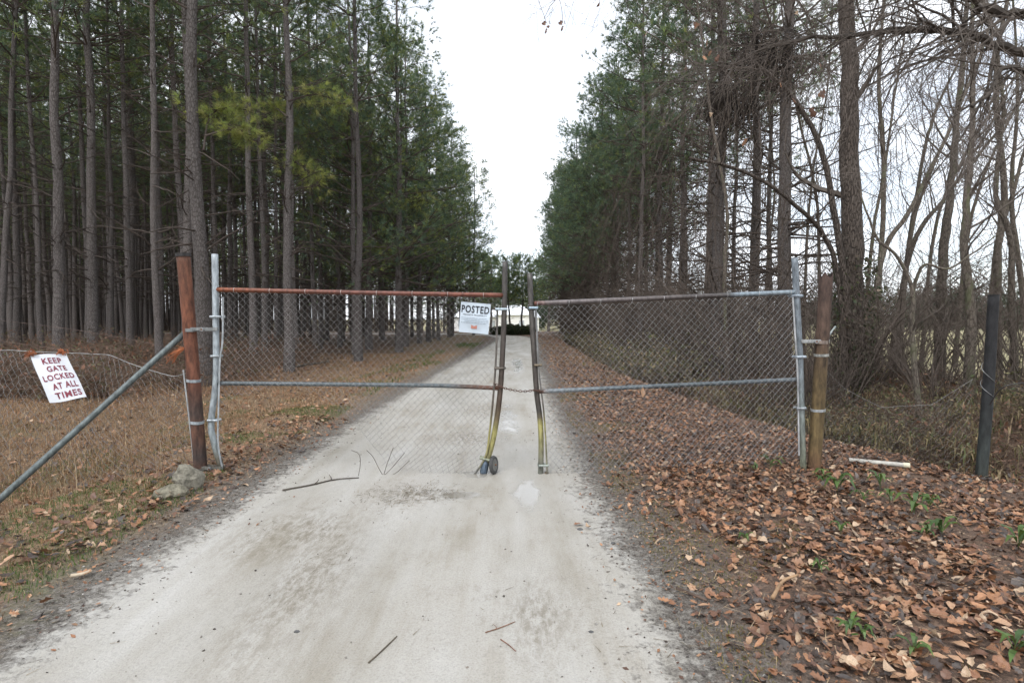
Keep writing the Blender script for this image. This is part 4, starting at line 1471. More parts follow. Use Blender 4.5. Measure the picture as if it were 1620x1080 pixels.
gt.add(v, of[None] + (np.arange(n) * 6)[:, None, None], np.repeat(c, 6, 0))
tag(gt.obj('road_grit', MAT['stone']), 'loose grit and crumbs of soil on the pale road', 'grit', kind='stuff')

# single leaves that can be picked out in the foreground: parts of the ground
pick = np.random.default_rng(404)
fore = []
while len(fore) < 285:
    px, py = pick.uniform(960, 1615), pick.uniform(760, 1075)
    p = gp(px, py, .03)
    r_d = road_dist(p[0], p[1])[0]
    if r_d > .25 and pick.random() < min(1, r_d):
        fore.append((p[0], p[1]))
big_mes = []
for k in range(12):
    v, f = leaf_geo(k % 3, 950 + k, .8)
    big_mes.append(MB().add(v, f, LEAF_PAL[[0, 3, 1, 0, 5, 2, 1, 3, 0, 4, 3, 5][k]] * (1.15 if k % 2 else 1)).mesh('leaf', MAT['leaf']))
for x, y in fore:
    mesh_obj('leaf', big_mes[pick.integers(12)], ground, (x, y, gz(x, y) + pick.uniform(.025, .05)), (pick.normal(0, .3), pick.normal(0, .3), pick.uniform(0, 6.28)), pick.uniform(.05, .09))
for px, py in ((1050, 955), (1062, 958), (915, 832), (1130, 975), (930, 838), (1113, 962)):
    p = onground(px, py)
    mesh_obj('leaf', big_mes[pick.integers(12)], road if px < 1000 else ground, (p[0], p[1], p[2] + .022), (0, .1, pick.uniform(0, 6)), .07)
for k in range(26):
    px, py = pick.uniform(20, 400), pick.uniform(780, 960)
    p = onground(px, py)
    if road_dist(p[0], p[1])[0] > .15:
        mesh_obj('leaf', big_mes[pick.integers(12)], ground, (p[0], p[1], p[2] + .03), (pick.normal(0, .3), pick.normal(0, .3), pick.uniform(0, 6.28)), pick.uniform(.06, .10))


# ditch cane: pale drooping leaves
cn = MB()
x, y = area(3.6, 9.5, 6.0, 12, 22)
x, y = keep(x > ditch_edge(y) + .4, x, y)
n = len(x)
z = H(x, y)
for k in range(len(x)):
    if lr.random() > .8:
        continue
    hh = lr.uniform(.15, .55)
    m_ = 7
    a = lr.uniform(0, 6.28, m_)
    r0 = lr.uniform(.08, .2, m_)
    top = np.array([x[k], y[k], z[k] + hh]) + lr.normal(0, .03, (m_, 3))
    o_ = np.stack([np.cos(a), np.sin(a), np.zeros(m_)], -1)
    mid = top + o_ * r0[:, None] * .6 + np.array([0, 0, .02])
    tip = top + o_ * r0[:, None] - np.array([0, 0, 1]) * lr.uniform(.05, .16, m_)[:, None]
    s = np.stack([-np.sin(a), np.cos(a), np.zeros(m_)], -1) * .009
    v = np.stack([top, mid - s, tip, mid + s], 1)
    c = np.array([(0.26, 0.205, 0.115), (0.17, 0.14, 0.07), (0.10, 0.12, 0.045), (0.15, .105, .06)])[lr.choice(4, m_, p=(.3, .3, .2, .2))] * lr.uniform(.7, 1.2, (m_, 1))
    cn.add(v, np.arange(m_ * 4).reshape(-1, 4), np.repeat(c, 4, 0))
    cn.tubes(np.array([[x[k], y[k], z[k] - .02], [x[k] + .01, y[k], z[k] + hh]]), .003, 3, (0.20, 0.17, 0.09))
tag(cn.obj('cane_growth', MAT['grass']), 'straw and green cane leaves drooping along the ditch', 'cane', kind='stuff')


# green sprigs in the litter
def sprig_mesh(seed):
    r = np.random.default_rng(seed)
    m = MB()
    k = 7
    for i in range(k):
        a = i * 2.4 + r.normal(0, .3)
        L = r.uniform(.10, .17)
        up_ = r.uniform(.06, .16)
        d = np.array([math.cos(a), math.sin(a), 0])
        s = np.array([-math.sin(a), math.cos(a), 0]) * .017
        b = np.array([0, 0, .02 + .012 * i])
        p1, p2, p3 = b + d * L * .35 + [0, 0, up_ * .7], b + d * L * .75 + [0, 0, up_ * .75], b + d * L * 1.1 + [0, 0, up_ * .25]
        v = [b, p1 - s, p1 + s, p2 - s * .9, p2 + s * .9, p3]
        c = np.array([(0.075, .135, .03), (.055, .105, .03), (.10, .16, .04)][i % 3])
        m.add(v, [[1, 2, 4, 3]], c).add(v, [[0, 2, 1], [3, 4, 5]], c)
    m.tubes(np.array([[0, 0, -.02], [.005, 0, .06], [0, .004, .12]]), .003, 4, (.10, .12, .04))
    return m.mesh('sprig', MAT['green'])


SPR = [sprig_mesh(i) for i in range(4)]
sprigs = [(1218, 742, .9), (1303, 765, .8), (1325, 780, 1.2), (1392, 775, 1.0), (1365, 795, .7), (1408, 795, .7), (1446, 815, 1.1), (1470, 805, .8), (1490, 850, .9), (1466, 850, .6), (1295, 905, .5), (1330, 845, .6), (1345, 1005, .6), (1365, 1012, .5), (1610, 870, 1.0), (1180, 860, .5), (1195, 745, .5), (1605, 1040, .8), (1445, 1040, .6)]
for k, (px, py, s) in enumerate(sprigs):
    p = onground(px, py)
    o = mesh_obj('green_sprig', SPR[k % 4], None, tuple(p), (0, 0, k * 1.7), s)
    tag(o, 'small green long-leaved sprig growing through the dead leaves', 'plant', 'green sprigs in the dead leaves')

# fallen sticks, pipe, concrete


def stick(name, pts, r0, r1, col, label, lift=.012, mat='twig', sub=()):
    p = []
    for q in pts:
        g = onground(q[0], q[1])
        g[2] += lift + (q[2] if len(q) > 2 else 0)
        p.append(g)
    P = curve(p, 14)
    o = empty(name, tuple(P[0]), label, 'stick')
    MB().tubes(P, np.linspace(r0, r1, 14), 6, col, cap=True).obj('shaft', MAT[mat], o, True)
    for i, (dx, dy, dz) in enumerate(sub):
        q = P[5 + 3 * i]
        MB().tubes(curve([q, q + np.array([dx, dy, dz]) * .5 + np.array([.01, 0, 0]), q + np.array([dx, dy, dz])], 6), np.linspace(r1, r1 * .5, 6), 4, col).obj('side_twig', MAT[mat], o)
    return o


stick('fallen_stick', [(447, 777), (490, 769), (530, 760), (568, 757)], .009, .005, (.07, .06, .05), 'thin dark stick lying on the road before the gate', sub=((.05, .0, .05), (-.06, .12, .02)))
stick('fallen_stick', [(1222, 962), (1238, 935), (1262, 924)], .012, .007, (.34, .22, .13), 'short pale curved stick among the dead leaves', lift=.06)
stick('fallen_stick', [(1552, 785), (1585, 745), (1600, 690, .2), (1612, 640, .5)], .014, .007, (.30, .22, .14), 'pale bent stick leaning by the foot of the dark post', lift=.05)
stick('fallen_stick', [(1070, 935), (1095, 945), (1118, 955)], .010, .007, (.10, .07, .055), 'short dark stick on the road edge', lift=.02)
stick('fallen_stick', [(112, 918), (130, 915), (145, 910)], .012, .010, (.42, .35, .26), 'short pale stick in the leaf drift below the brace pipe', lift=.03)
stick('fallen_stick', [(583, 1050), (600, 1035), (628, 1008)], .004, .003, (.12, .10, .075), 'thin straw stem lying lengthwise on the pale road', lift=.008)
stick('fallen_twig', [(768, 1002), (790, 995), (815, 985)], .003, .002, (.20, .11, .075), 'reddish pine needle pair on the pale road', lift=.008, sub=((-.02, .05, 0),))
stick('fallen_twig', [(792, 1013), (805, 1022), (816, 1032)], .003, .002, (.22, .11, .08), 'short reddish twig on the pale road near a needle pair', lift=.008)
stick('fallen_branch', [(455, 585), (480, 580), (520, 574)], .05, .035, (.09, .075, .06), 'fallen grey log lying before the pine stand', lift=.05)

# wire ends sticking up where the mesh is torn
wv = MB()
wr = np.random.default_rng(4)
g0 = onground(600, 752)
tw_o = empty('loose_wire', tuple(g0), 'loose springy wire ends standing on the road below the torn mesh', 'wire')
for pts in ([(566, 757, 0), (570, 735, .0), (568, 718, .0), (556, 712, .0)], [(606, 752, 0), (598, 738, 0), (590, 722, 0), (580, 712, 0)], [(607, 751, 0), (612, 735, 0), (622, 708, 0)], [(608, 751, 0), (618, 742, 0), (640, 716, 0)], [(612, 752, 0), (626, 748, 0), (648, 728, 0)]):
    P = curve([unp(a, b, g0[1] + .02) for a, b, _ in pts], 9)
    MB().tubes(P, .0032, 4, (.16, .14, .125)).obj('strand', MAT['wire'], tw_o)

a, b = onground(1343, 731), onground(1438, 743)
a[2] += .025
b[2] += .045
pv = empty('plastic_pipe', tuple((a + b) / 2), 'short white plastic pipe lying on the ditch bank', 'pipe')
P = curve([a, b], 12)
MB().tubes(P, .025, 16, (.50, .48, .43)).obj('barrel', MAT['plastic'], pv, True)
e = norm(b - a)
MB().tubes(np.array([b - e * .05, b - e * .0, b + e * .006, b + e * .007, b - e * .02, b - e * .3]), np.array([.0285, .030, .030, .022, .0215, .0215]), 16, (.66, .62, .46)).obj('rim', MAT['plastic'], pv, True)


def rock(name, c, s, seed, col, parent=None, rot=0.0):
    import bmesh
    bm = bmesh.new()
    bmesh.ops.create_icosphere(bm, subdivisions=3, radius=1.0)
    r = np.random.default_rng(seed)
    pl = norm(r.normal(size=(9, 3)))
    dd = r.uniform(.55, .9, 9)
    for v in bm.verts:
        p = np.array(v.co)
        for q, d in zip(pl, dd):
            h = p @ q - d
            if h > 0:
                p = p - q * h * .9
        p += r.normal(0, .04, 3)
        v.co = Vector(p)
    V = np.array([v.co[:] for v in bm.verts]) * np.array(s)
    Fa = np.array([[v.index for v in f.verts] for f in bm.faces])
    bm.free()
    cr, sr = math.cos(rot), math.sin(rot)
    V = np.stack([V[:, 0] * cr - V[:, 1] * sr, V[:, 0] * sr + V[:, 1] * cr, V[:, 2]], -1) + np.array(c)
    return MB().add(V, Fa, col).obj(name, MAT['stone'], parent)


p = onground(292, 776)
o = rock('concrete_lump', (p[0], p[1] + .06, p[2] + .06), (.15, .11, .19), 1, (.22, .205, .165), rot=.5)
tag(o, 'broken pale concrete lump leaning at the foot of the rusty post', 'rock')
p = onground(268, 786)
o = rock('concrete_lump', (p[0], p[1] + .02, p[2] + .02), (.15, .10, .10), 2, (.20, .185, .14), rot=.2)
tag(o, 'low mossy concrete piece lying before the taller lump at the post', 'rock')
for k, (px, py, s, lab) in enumerate(((918, 838, .025, 'dark pebble on the road verge below the bent upright'), (928, 826, .018, None), (970, 860, .018, None), (470, 1000, .016, None), (935, 1000, .015, None))):
    p = onground(px, py)
    tag(rock('pebble', (p[0], p[1], p[2] + s * .3), (s, s * .8, s * .5), 60 + k, (.13, .13, .13)), 'small dark pebble on the pale road', 'pebble', 'pebbles on the road')

# ------------------------------------------------------------------ gate posts, fence
GYD = 5.85


def pix(pts, Y=GYD, n=24):
    return curve([unp(q[0], q[1], q[2] if len(q) > 2 else Y) for q in pts], n)


GALV = (0.36, 0.40, 0.43)
GALD = (0.115, 0.135, 0.145)
RUST = (0.155, 0.052, 0.026)
BRN = (0.075, 0.062, 0.054)
OLV = (0.36, 0.33, 0.12)


def cols(n, stops):
    t = np.linspace(0, 1, n)
    return np.stack([np.interp(t, [s[0] for s in stops], [s[1][k] for s in stops]) for k in range(3)], -1)


def band(p, r, parent, name='band', col=GALV, axis_v=(0, 0, 1), h=.022, mat='pipe'):
    a = norm(np.array(axis_v, float))
    return MB().tubes(np.array([p - a * h / 2, p - a * h / 2 + a * .001, p + a * h / 2 - a * .001, p + a * h / 2]), np.array([r * .8, r, r, r * .8]), 14, col, cap=True).obj(name, MAT[mat], parent)


# rusty hollow post
PL = pix([(290, 404), (304, 570), (319, 760)], GYD, 30)
post = empty('rusty_post', (PL[-1][0], PL[-1][1], gz(PL[-1][0], PL[-1][1])), 'leaning hollow rusty steel post carrying the brace pipe', 'post')
MB().tubes(PL, .064, 18, cols(30, [(0, (.115, .050, .030)), (.3, (.150, .055, .030)), (.6, (.125, .050, .030)), (.72, (.06, .042, .036)), (.8, (.11, .05, .032)), (.9, (.05, .038, .034)), (1, (.14, .055, .028))]), cap=True).obj('shaft', MAT['rust'], post, True)
top = PL[0]
dv = norm(PL[0] - PL[1])
MB().tubes(np.array([top - dv * .015, top - dv * .014, top + dv * .02, top + dv * .021]), np.array([.06, .071, .071, .05]), 18, (.035, .032, .032), cap=True).obj('cap', MAT['rust'], post)
for py in (600, 663):
    c_ = PL[np.argmin(np.abs(PL[:, 2] - unp(300, py, GYD)[2]))]
    band(c_, .07, post, 'tension_band', axis_v=(.08, -.05, 1), h=.03)
tb = pix([(290, 585), (299, 660), (308, 742)], GYD - .03, 16)
MB().tubes(tb, .008, 5, (.42, .44, .45)).obj('tension_bar', MAT['pipe'], post)


def hinge(parent, c, x_from, x_to, col=(.22, .23, .23)):
    """two-armed clamp with a bolt from the post to the gate upright"""
    m = MB()
    L = abs(x_to - x_from)
    xm = (x_from + x_to) / 2
    m.box((xm, c[1] - .045, c[2] + .012), (L, .012, .032), col)
    m.box((xm, c[1] + .045, c[2] + .004), (L * .8, .012, .032), col)
    o = m.obj('hinge_strap', MAT['pipe'], parent)
    b_ = MB()
    b_.tubes(np.array([[xm, c[1] - .08, c[2] + .008], [xm, c[1] + .08, c[2] + .008]]), .011, 6, (.16, .09, .06), cap=True)
    b_.tubes(np.array([[xm, c[1] - .075, c[2] + .008], [xm, c[1] - .055, c[2] + .008]]), .02, 6, (.30, .31, .32), cap=True)
    q = b_.obj('bolt', MAT['pipe'])
    q.parent = o
    return o


h1 = unp(318, 522, GYD)
hinge(post, h1, unp(302, 522, GYD)[0], unp(348, 522, GYD)[0])
band(unp(303, 522, GYD), .070, post, 'hinge_collar', (.20, .21, .21), h=.035)
band(unp(318, 742, GYD), .074, post, 'hinge_collar', (.13, .125, .11), h=.04)
hinge(post, unp(335, 740, GYD), unp(318, 740, GYD)[0], unp(355, 740, GYD)[0], (.16, .155, .135))

# brace pipe from the post to the ground beside the frame
b0 = unp(292, 527, GYD)
b1 = np.array([-4.55, 4.72, 0])
b1[2] = gz(b1[0], b1[1]) - .03
bp_ = curve([b0, b1], 16)
o = MB().tubes(bp_, .029, 12, (.105, .125, .125), cap=True).obj('brace_pipe', MAT['pipe'], None, True)
tag(o, 'grey-green diagonal brace pipe running from the rusty post down to the ground', 'pipe')

# jagged post
PR = pix([(1307, 436), (1297, 600), (1287, 752)], GYD, 30)
jp = empty('jagged_post', (PR[-1][0], PR[-1][1], gz(PR[-1][0], PR[-1][1])), 'round rusty-brown post with a broken jagged top and mossy lower half', 'post')
m = MB()
cc = cols(30, [(0, (.07, .044, .036)), (.3, (.08, .05, .036)), (.5, (.105, .072, .034)), (.8, (.12, .085, .036)), (1, (.10, .048, .028))])
m.tubes(PR, .066, 20, cc)
v0 = m.v[0]
jr = np.random.default_rng(3)
jag = jr.uniform(-.03, .05, 20)
v0[:20, 2] += jag
inner = PR[:5]
m.tubes(inner, .058, 20, (.04, .03, .026))
m.v[1][:20, 2] += jag - .002
m.obj('shaft', MAT['rust'], jp, True)
for py, cl_ in ((565, (.34, .35, .33)), (648, (.36, .38, .39))):
    c_ = PR[np.argmin(np.abs(PR[:, 2] - unp(1295, py, GYD)[2]))]
    band(c_, .071, jp, 'tension_band', cl_, axis_v=(-.05, -.03, 1), h=.028)
hinge(jp, unp(1284, 541, GYD), unp(1264, 541, GYD)[0], unp(1308, 541, GYD)[0], (.33, .34, .34))
band(unp(1299, 541, GYD), .071, jp, 'hinge_collar', (.25, .2, .17), h=.035)
hinge(jp, unp(1278, 747, GYD), unp(1270, 747, GYD)[0], unp(1294, 747, GYD)[0], (.12, .11, .10))
MB().tubes(curve([unp(1309, 534, GYD), unp(1315, 525, GYD), unp(1322, 516, GYD)], 5), .009, 6, (.40, .46, .46), cap=True).obj('bolt', MAT['pipe'], jp)

# dark fence post
PD = pix([(1572, 468, 6.1), (1563, 620, 6.1), (1549, 792, 6.1)], 6.1, 24)
dp = empty('dark_post', (PD[-1][0], PD[-1][1], gz(PD[-1][0], PD[-1][1])), 'leaning charcoal-dark tubular fence post among the brambles', 'post')
MB().tubes(PD, np.linspace(.050, .056, 24), 16, cols(24, [(0, (.018, .018, .02)), (.5, (.02, .021, .023)), (.8, (.035, .042, .04)), (1, (.05, .055, .045))]), cap=True).obj('shaft', MAT['rust'], dp, True)
MB().tubes(np.array([PD[0] + [0, 0, .001], PD[0] + [0, 0, .015]]), .053, 16, (.03, .03, .03), cap=True).obj('cap', MAT['rust'], dp)
for k, (za, zb) in enumerate(((.30, .45), (.42, .55))):
    t_ = np.linspace(0, 1, 14)
    q = np.stack([np.interp(za + (zb - za) * t_, np.linspace(0, 1, 24), PD[:, i]) for i in range(3)], -1)
    an = t_ * 5 + k
    q += np.stack([np.cos(an), np.sin(an) * 1.0, np.zeros(14)], -1) * .068
    MB().tubes(q, .0025, 3, (.34, .35, .35)).obj('wire_wrap', MAT['wire'], dp)


# ------------------------------------------------------------------ chain link fabric
def fabric(surf, nu, nv, rad, col, keepf=None, noise=.0, seed=1, sides=3):
    """zigzag wires over surf(u, v); nu diamonds across, nv down"""
    r = np.random.default_rng(seed)
    m = MB()
    for i in range(2 * nu):
        for ph in (i % 2,):
            k = np.arange(2 * nv + 1)
            u = (i + ((k + ph) % 2)) / (2 * nu)
            v = k / (2 * nv)
            P = surf(np.clip(u, 0, 1), v)
            P = P + np.array([0, .003 if ph else 0, 0])
            if noise:
                P = P + r.normal(0, noise, P.shape)
            ok = np.ones(len(k), bool) if keepf is None else keepf(u, v, P)
            s = 0
            while s < len(k):
                if not ok[s]:
                    s += 1
                    continue
                e = s
                while e + 1 < len(k) and ok[e + 1]:
                    e += 1
                if e > s:
                    m.tubes(P[s:e + 1], rad, sides, col)
                s = e + 1
    return m


def edge_fn(poly):
    """interpolator along a pixel polyline by its rows"""
    q = np.array(poly, float)

    def f(py):
        return np.interp(py, q[:, 1], q[:, 0])
    return f


def gate_surf(lx, rx_, top_l, top_r, bot_l, bot_r, bulge, seed):
    def s(u, v):
        py = (top_l + (top_r - top_l) * u) * (1 - v) + (bot_l + (bot_r - bot_l) * u) * v
        px = lx(py) * (1 - u) + rx_(py) * u
        w_ = bulge * np.sin(np.pi * u) * np.sin(np.pi * v) + .012 * np.sin(u * 17 + seed) * np.sin(v * 9 + seed)
        return np.array([unp(a, b, GYD - .03 - c) for a, b, c in zip(np.atleast_1d(px), np.atleast_1d(py), np.atleast_1d(w_))])
    return s


def upright(parent, poly, r, stops, n=40, mat='pipe'):
    P = pix(poly, GYD, n)
    MB().tubes(P, r, 12, cols(n, stops), cap=True).obj('upright', MAT[mat], parent, True)
    return P


# leaf with the rusty top rail and the wheel
lg = empty('chain_link_gate', tuple(unp(350, 745, GYD)), 'chain-link gate leaf with a rusty red top rail and a small wheel', 'gate')
upright(lg, [(340, 402), (341, 480), (342, 560), (341, 610), (334, 670), (340, 705), (351, 742)], .0315, [(0, GALV), (.7, (.30, .34, .36)), (.85, (.26, .29, .29)), (.92, (.16, .15, .12)), (1, (.10, .085, .06))])
li = [(799, 414), (798, 480), (796, 540), (792, 610), (787, 655), (779, 700), (768, 738)]
upright(lg, li, .028, [(0, (.075, .07, .066)), (.35, BRN), (.60, (.085, .058, .042)), (.70, (.13, .10, .055)), (.76, OLV), (.86, (.30, .27, .11)), (1, (.16, .15, .10))])
MB().tubes(pix([(341, 458), (570, 463), (797, 467)], GYD, 40), .0245, 12, cols(40, [(0, (.20, .062, .028)), (.2, (.145, .055, .035)), (.5, (.125, .048, .035)), (1, (.15, .05, .03))]), cap=True).obj('top_rail', MAT['pipe'], lg, True)
MB().tubes(pix([(343, 606), (560, 608), (700, 610), (793, 614)], GYD, 40), .0225, 12, cols(40, [(0, GALD), (.70, GALD), (.78, (.09, .06, .045)), (1, (.135, .055, .032))]), cap=True).obj('middle_rail', MAT['pipe'], lg, True)
lt_l = [(353, 470), (352, 540), (348, 570), (346, 640), (345, 700), (352, 742)]
lt_r = [(787, 490), (785, 560), (781, 620), (775, 680), (768, 722), (745, 758)]
MB().tubes(pix(lt_l, GYD - .03, 24), .009, 5, (.40, .43, .45)).obj('tension_bar', MAT['pipe'], lg)
MB().tubes(pix(lt_r, GYD - .03, 24), .011, 5, cols(24, [(0, (.14, .13, .12)), (.5, (.12, .10, .08)), (.62, OLV), (.8, (.30, .27, .13)), (.9, (.14, .14, .12)), (1, (.09, .085, .08))])).obj('tension_bar', MAT['pipe'], lg)


def flat_band(parent, pxa, pxb, py, col, pyb=None):
    a_, b_ = unp(pxa, py, GYD), unp(pxb, pyb if pyb else py, GYD)
    m_ = MB()
    for s_ in (-1, 1):
        q = np.array([a_, (a_ + b_) / 2, b_]) + np.array([0, s_ * .036, 0])
        m_.tubes(q, .013, 6, col, cap=True)
    m_.tubes(np.array([b_ + np.array([0, -.036, 0]), b_ + np.array([.012, 0, 0]), b_ + np.array([0, .036, 0])]), .013, 6, col)
    return m_.obj('tension_band', MAT['pipe'], parent)


flat_band(lg, 353, 335, 501, GALV)
flat_band(lg, 350, 336, 563, (.30, .33, .35))
flat_band(lg, 347, 331, 664, GALV)
flat_band(lg, 784, 802, 489, (.42, .50, .56))
flat_band(lg, 782, 797, 582, (.09, .075, .06))
flat_band(lg, 759, 778, 723, (.25, .27, .20), 727)
L_l, L_r = edge_fn([(353, 440)] + lt_l), edge_fn([(789, 440)] + lt_r)


def keep_l(u, v, P):
    py = 470 + (745 - 470) * v
    lim = np.interp(u, [0, .03, .25, .45, .62, 1.0], [742, 640, 612, 648, 735, 760])
    return (py <= lim) | (u < .02)


fab = fabric(gate_surf(L_l, L_r, 462, 470, 742, 752, .05, 1), 42, 25, .0019, (.30, .29, .285), keep_l, .002, 3)
tag(fab.obj('wire_mesh', MAT['wire'], lg), kind='stuff')
# wheel: tyre, rim, bracket
wc = unp(781, 747, GYD)
wc[2] = gz(wc[0], wc[1]) + .098
ax_ = norm(np.array([.93, -.36, .10]))
whl = empty('wheel', (0, 0, 0), None, None)
whl.parent = lg
whl.matrix_parent_inverse = Matrix.Translation(-lg.location)


def ring_tube(c, axis_, R, r, n=28, sides=8, col=(.1, .1, .1), sx=1.0):
    axis_ = norm(np.array(axis_, float))
    u = norm(np.cross(axis_, [0, .1, 1.0]))
    w_ = np.cross(axis_, u)
    m_ = MB()
    a1 = np.linspace(0, 2 * np.pi, n, endpoint=False)
    a2 = np.linspace(0, 2 * np.pi, sides, endpoint=False)
    A1, A2 = np.meshgrid(a1, a2, indexing='ij')
    rad_ = (np.cos(A1)[..., None] * u + np.sin(A1)[..., None] * w_)
    V = np.array(c) + rad_ * (R + r * np.cos(A2))[..., None] + axis_ * (r * sx * np.sin(A2))[..., None]
    i, j = np.meshgrid(np.arange(n), np.arange(sides), indexing='ij')
    i, j = i.ravel(), j.ravel()
    q = np.stack([i * sides + j, ((i + 1) % n) * sides + j, ((i + 1) % n) * sides + (j + 1) % sides, i * sides + (j + 1) % sides], -1)
    return m_.add(V, q, col)


def child_of(o, parent):
    o.parent = parent
    return o


child_of(ring_tube(wc, ax_, .074, .022, col=(.055, .055, .055), sx=.95).obj('tyre', MAT['rubber'], None, True), whl)
child_of(MB().tubes(np.array([wc - ax_ * .017, wc - ax_ * .016, wc + ax_ * .016, wc + ax_ * .017]), np.array([.03, .062, .062, .03]), 20, (.17, .17, .16), cap=True).obj('rim', MAT['pipe']), whl)
child_of(MB().tubes(np.array([wc - ax_ * .075, wc + ax_ * .03]), .010, 8, (.2, .11, .07), cap=True).obj('axle', MAT['rust']), whl)
bc_ = unp(768, 741, GYD)
mbk = MB().tubes(np.array([unp(769, 728, GYD), unp(768, 733, GYD), unp(765, 746, GYD), unp(765, 750, GYD)]), np.array([.030, .041, .041, .030]), 10, (.085, .115, .155), cap=True)
child_of(mbk.obj('bracket', MAT['pipe']), whl)
child_of(MB().box(unp(767, 752, GYD), (.035, .03, .03), (.28, .16, .10)).obj('bracket_foot', MAT['rust']), whl)

# leaf with the galvanised mesh
rg = empty('chain_link_gate', tuple(unp(1270, 745, GYD)), 'chain-link gate leaf with grey rails, bright mesh and a bent mossy inner upright', 'gate')
upright(rg, [(1257, 408), (1262, 500), (1266, 580), (1268, 660), (1271, 748)], .0315, [(0, (.19, .22, .25)), (.5, (.19, .22, .245)), (.75, (.21, .24, .23)), (1, (.18, .19, .13))])
ri = [(838, 432), (841, 500), (845, 560), (849, 620), (854, 660), (856, 700), (855, 757)]
upright(rg, ri, .028, [(0, (.085, .08, .075)), (.5, BRN), (.62, (.05, .045, .04)), (.67, (.12, .10, .06)), (.70, OLV), (.82, (.28, .26, .12)), (.93, (.17, .17, .14)), (1, (.12, .13, .11))])
MB().tubes(pix([(845, 480), (1050, 471), (1258, 462)], GYD, 40), .0245, 12, cols(40, [(0, (.14, .06, .045)), (.06, (.155, .135, .135)), (.5, (.10, .085, .082)), (.74, (.075, .068, .066)), (.79, (.22, .27, .31)), (1, (.27, .32, .36))]), cap=True).obj('top_rail', MAT['pipe'], rg, True)
MB().tubes(pix([(853, 619), (1050, 610), (1266, 600)], GYD, 40), .0225, 12, cols(40, [(0, (.17, .085, .055)), (.04, (.22, .25, .27)), (.3, (.13, .155, .17)), (.7, (.10, .12, .13)), (1, (.15, .17, .185))]), cap=True).obj('middle_rail', MAT['pipe'], rg, True)
rt_l = [(848, 490), (852, 580), (859, 640), (863, 690), (866, 758)]
rt_r = [(1254, 466), (1258, 530), (1262, 600), (1264, 720)]
MB().tubes(pix(rt_l, GYD - .03, 24), .009, 5, cols(24, [(0, (.22, .23, .24)), (.55, (.15, .13, .11)), (.65, OLV), (.85, (.25, .24, .15)), (1, (.12, .11, .1))])).obj('tension_bar', MAT['pipe'], rg)
MB().tubes(pix(rt_r, GYD - .03, 24), .009, 5, (.42, .43, .44)).obj('tension_bar', MAT['pipe'], rg)
flat_band(rg, 851, 837, 487, (.36, .46, .55))
flat_band(rg, 857, 845, 577, (.15, .12, .08))
flat_band(rg, 868, 852, 735, (.28, .31, .28))
flat_band(rg, 1250, 1267, 468, (.36, .42, .48))
flat_band(rg, 1256, 1272, 564, (.42, .48, .54))
flat_band(rg, 1258, 1272, 645, (.35, .38, .40))
MB().tubes(curve([unp(862, 748, GYD), unp(866, 752, GYD), unp(864, 757, GYD)], 5), .03, 7, (.16, .12, .08), cap=True).obj('drop_foot', MAT['stone'], rg)
R_l, R_r = edge_fn([(847, 440)] + rt_l), edge_fn([(1252, 440)] + rt_r)
fab = fabric(gate_surf(R_l, R_r, 486, 466, 752, 722, .04, 4), 40, 24, .0021, (.30, .305, .31), None, .0015, 5)
tag(fab.obj('wire_mesh', MAT['wire'], rg), kind='stuff')
for k in range(9):
    u_ = k / 8
    q = unp(850 + 400 * u_, 481 - 18 * u_, GYD)
    ring_tube(q, (1, 0, -.04), .027, .0025, 14, 5, (.4, .4, .4)).obj('wire_tie', MAT['wire'], rg)
for k in range(8):
    u_ = (k + .5) / 8
    q = unp(343 + 450 * u_, 458.5 + 8.5 * u_, GYD)
    ring_tube(q, (1, 0, .02), .027, .0025, 14, 5, (.42, .38, .36)).obj('wire_tie', MAT['wire'], lg)
# leaf caught under the rail
lf = mesh_obj('dead_leaf', big_mes[1], None, tuple(unp(1017, 620, GYD - .05)), (1.3, .3, .4), .11)
tag(lf, 'single yellow-brown leaf caught in the mesh below the middle rail', 'leaf')

# chain between the leaves
ca, cb = unp(783, 608, GYD - .04), unp(856, 619, GYD - .03)
ch = empty('chain', tuple(ca), 'rusty chain looped between the two gate leaves', 'chain')
pts_c = curve([unp(781, 606, GYD - .05), unp(796, 613, GYD - .06), unp(812, 617, GYD - .04), unp(830, 619, GYD - .04), unp(846, 617, GYD - .05), unp(858, 620, GYD - .05)], 23)
for k in range(22):
    a_, b_ = pts_c[k], pts_c[k + 1]
    d = norm(b_ - a_)
    c_ = (a_ + b_) / 2
    side = norm(np.cross(d, [0, 1, 0])) if k % 2 else np.array([0, 1.0, 0])
    u = np.linspace(0, 2 * np.pi, 12, endpoint=True)
    P = c_ + np.cos(u)[:, None] * d * .0165 + np.sin(u)[:, None] * side * .0105
    MB().tubes(P, .0038, 5, (.10, .055, .04)).obj('link', MAT['rust'], ch)
for k, (px, py, R_) in enumerate(((790, 612, .043), (853, 618, .045))):
    ring_tube(unp(px, py, GYD), (.15, 0, 1), R_, .007, 16, 6, (.12, .06, .04)).obj('loop', MAT['rust'], ch)

# sagging fence by the warning sign
sf = empty('sagging_fence', (-4.4, 5.6, gz(-4.4, 5.6)), 'collapsed sagging chain-link fence hung from the rusty post', 'fence')


def sag_surf(u, v):
    """u: from the post outward, v: from the top down"""
    u, v = np.atleast_1d(u), np.atleast_1d(v)
    x = -3.33 - 3.6 * u
    yb = GYD - .75 * u
    zt = np.interp(u, [0, .06, .15, .3, .55, 1], [1.04, .99, 1.06, 1.20, 1.26, 1.18])
    lean = np.interp(u, [0, .1, .3, 1], [0, .12, .55, .75])
    y = yb + lean * (1 - v) ** 1.3
    z = zt * (1 - v) + np.array([-.02]) * v
    z = z + .03 * np.sin(u * 14 + v * 5) * np.sin(np.pi * v)
    g = H(x, yb)
    return np.stack([x + .05 * np.sin(v * 6 + u * 9), y + .03 * np.sin(u * 23), z + g * v], -1)


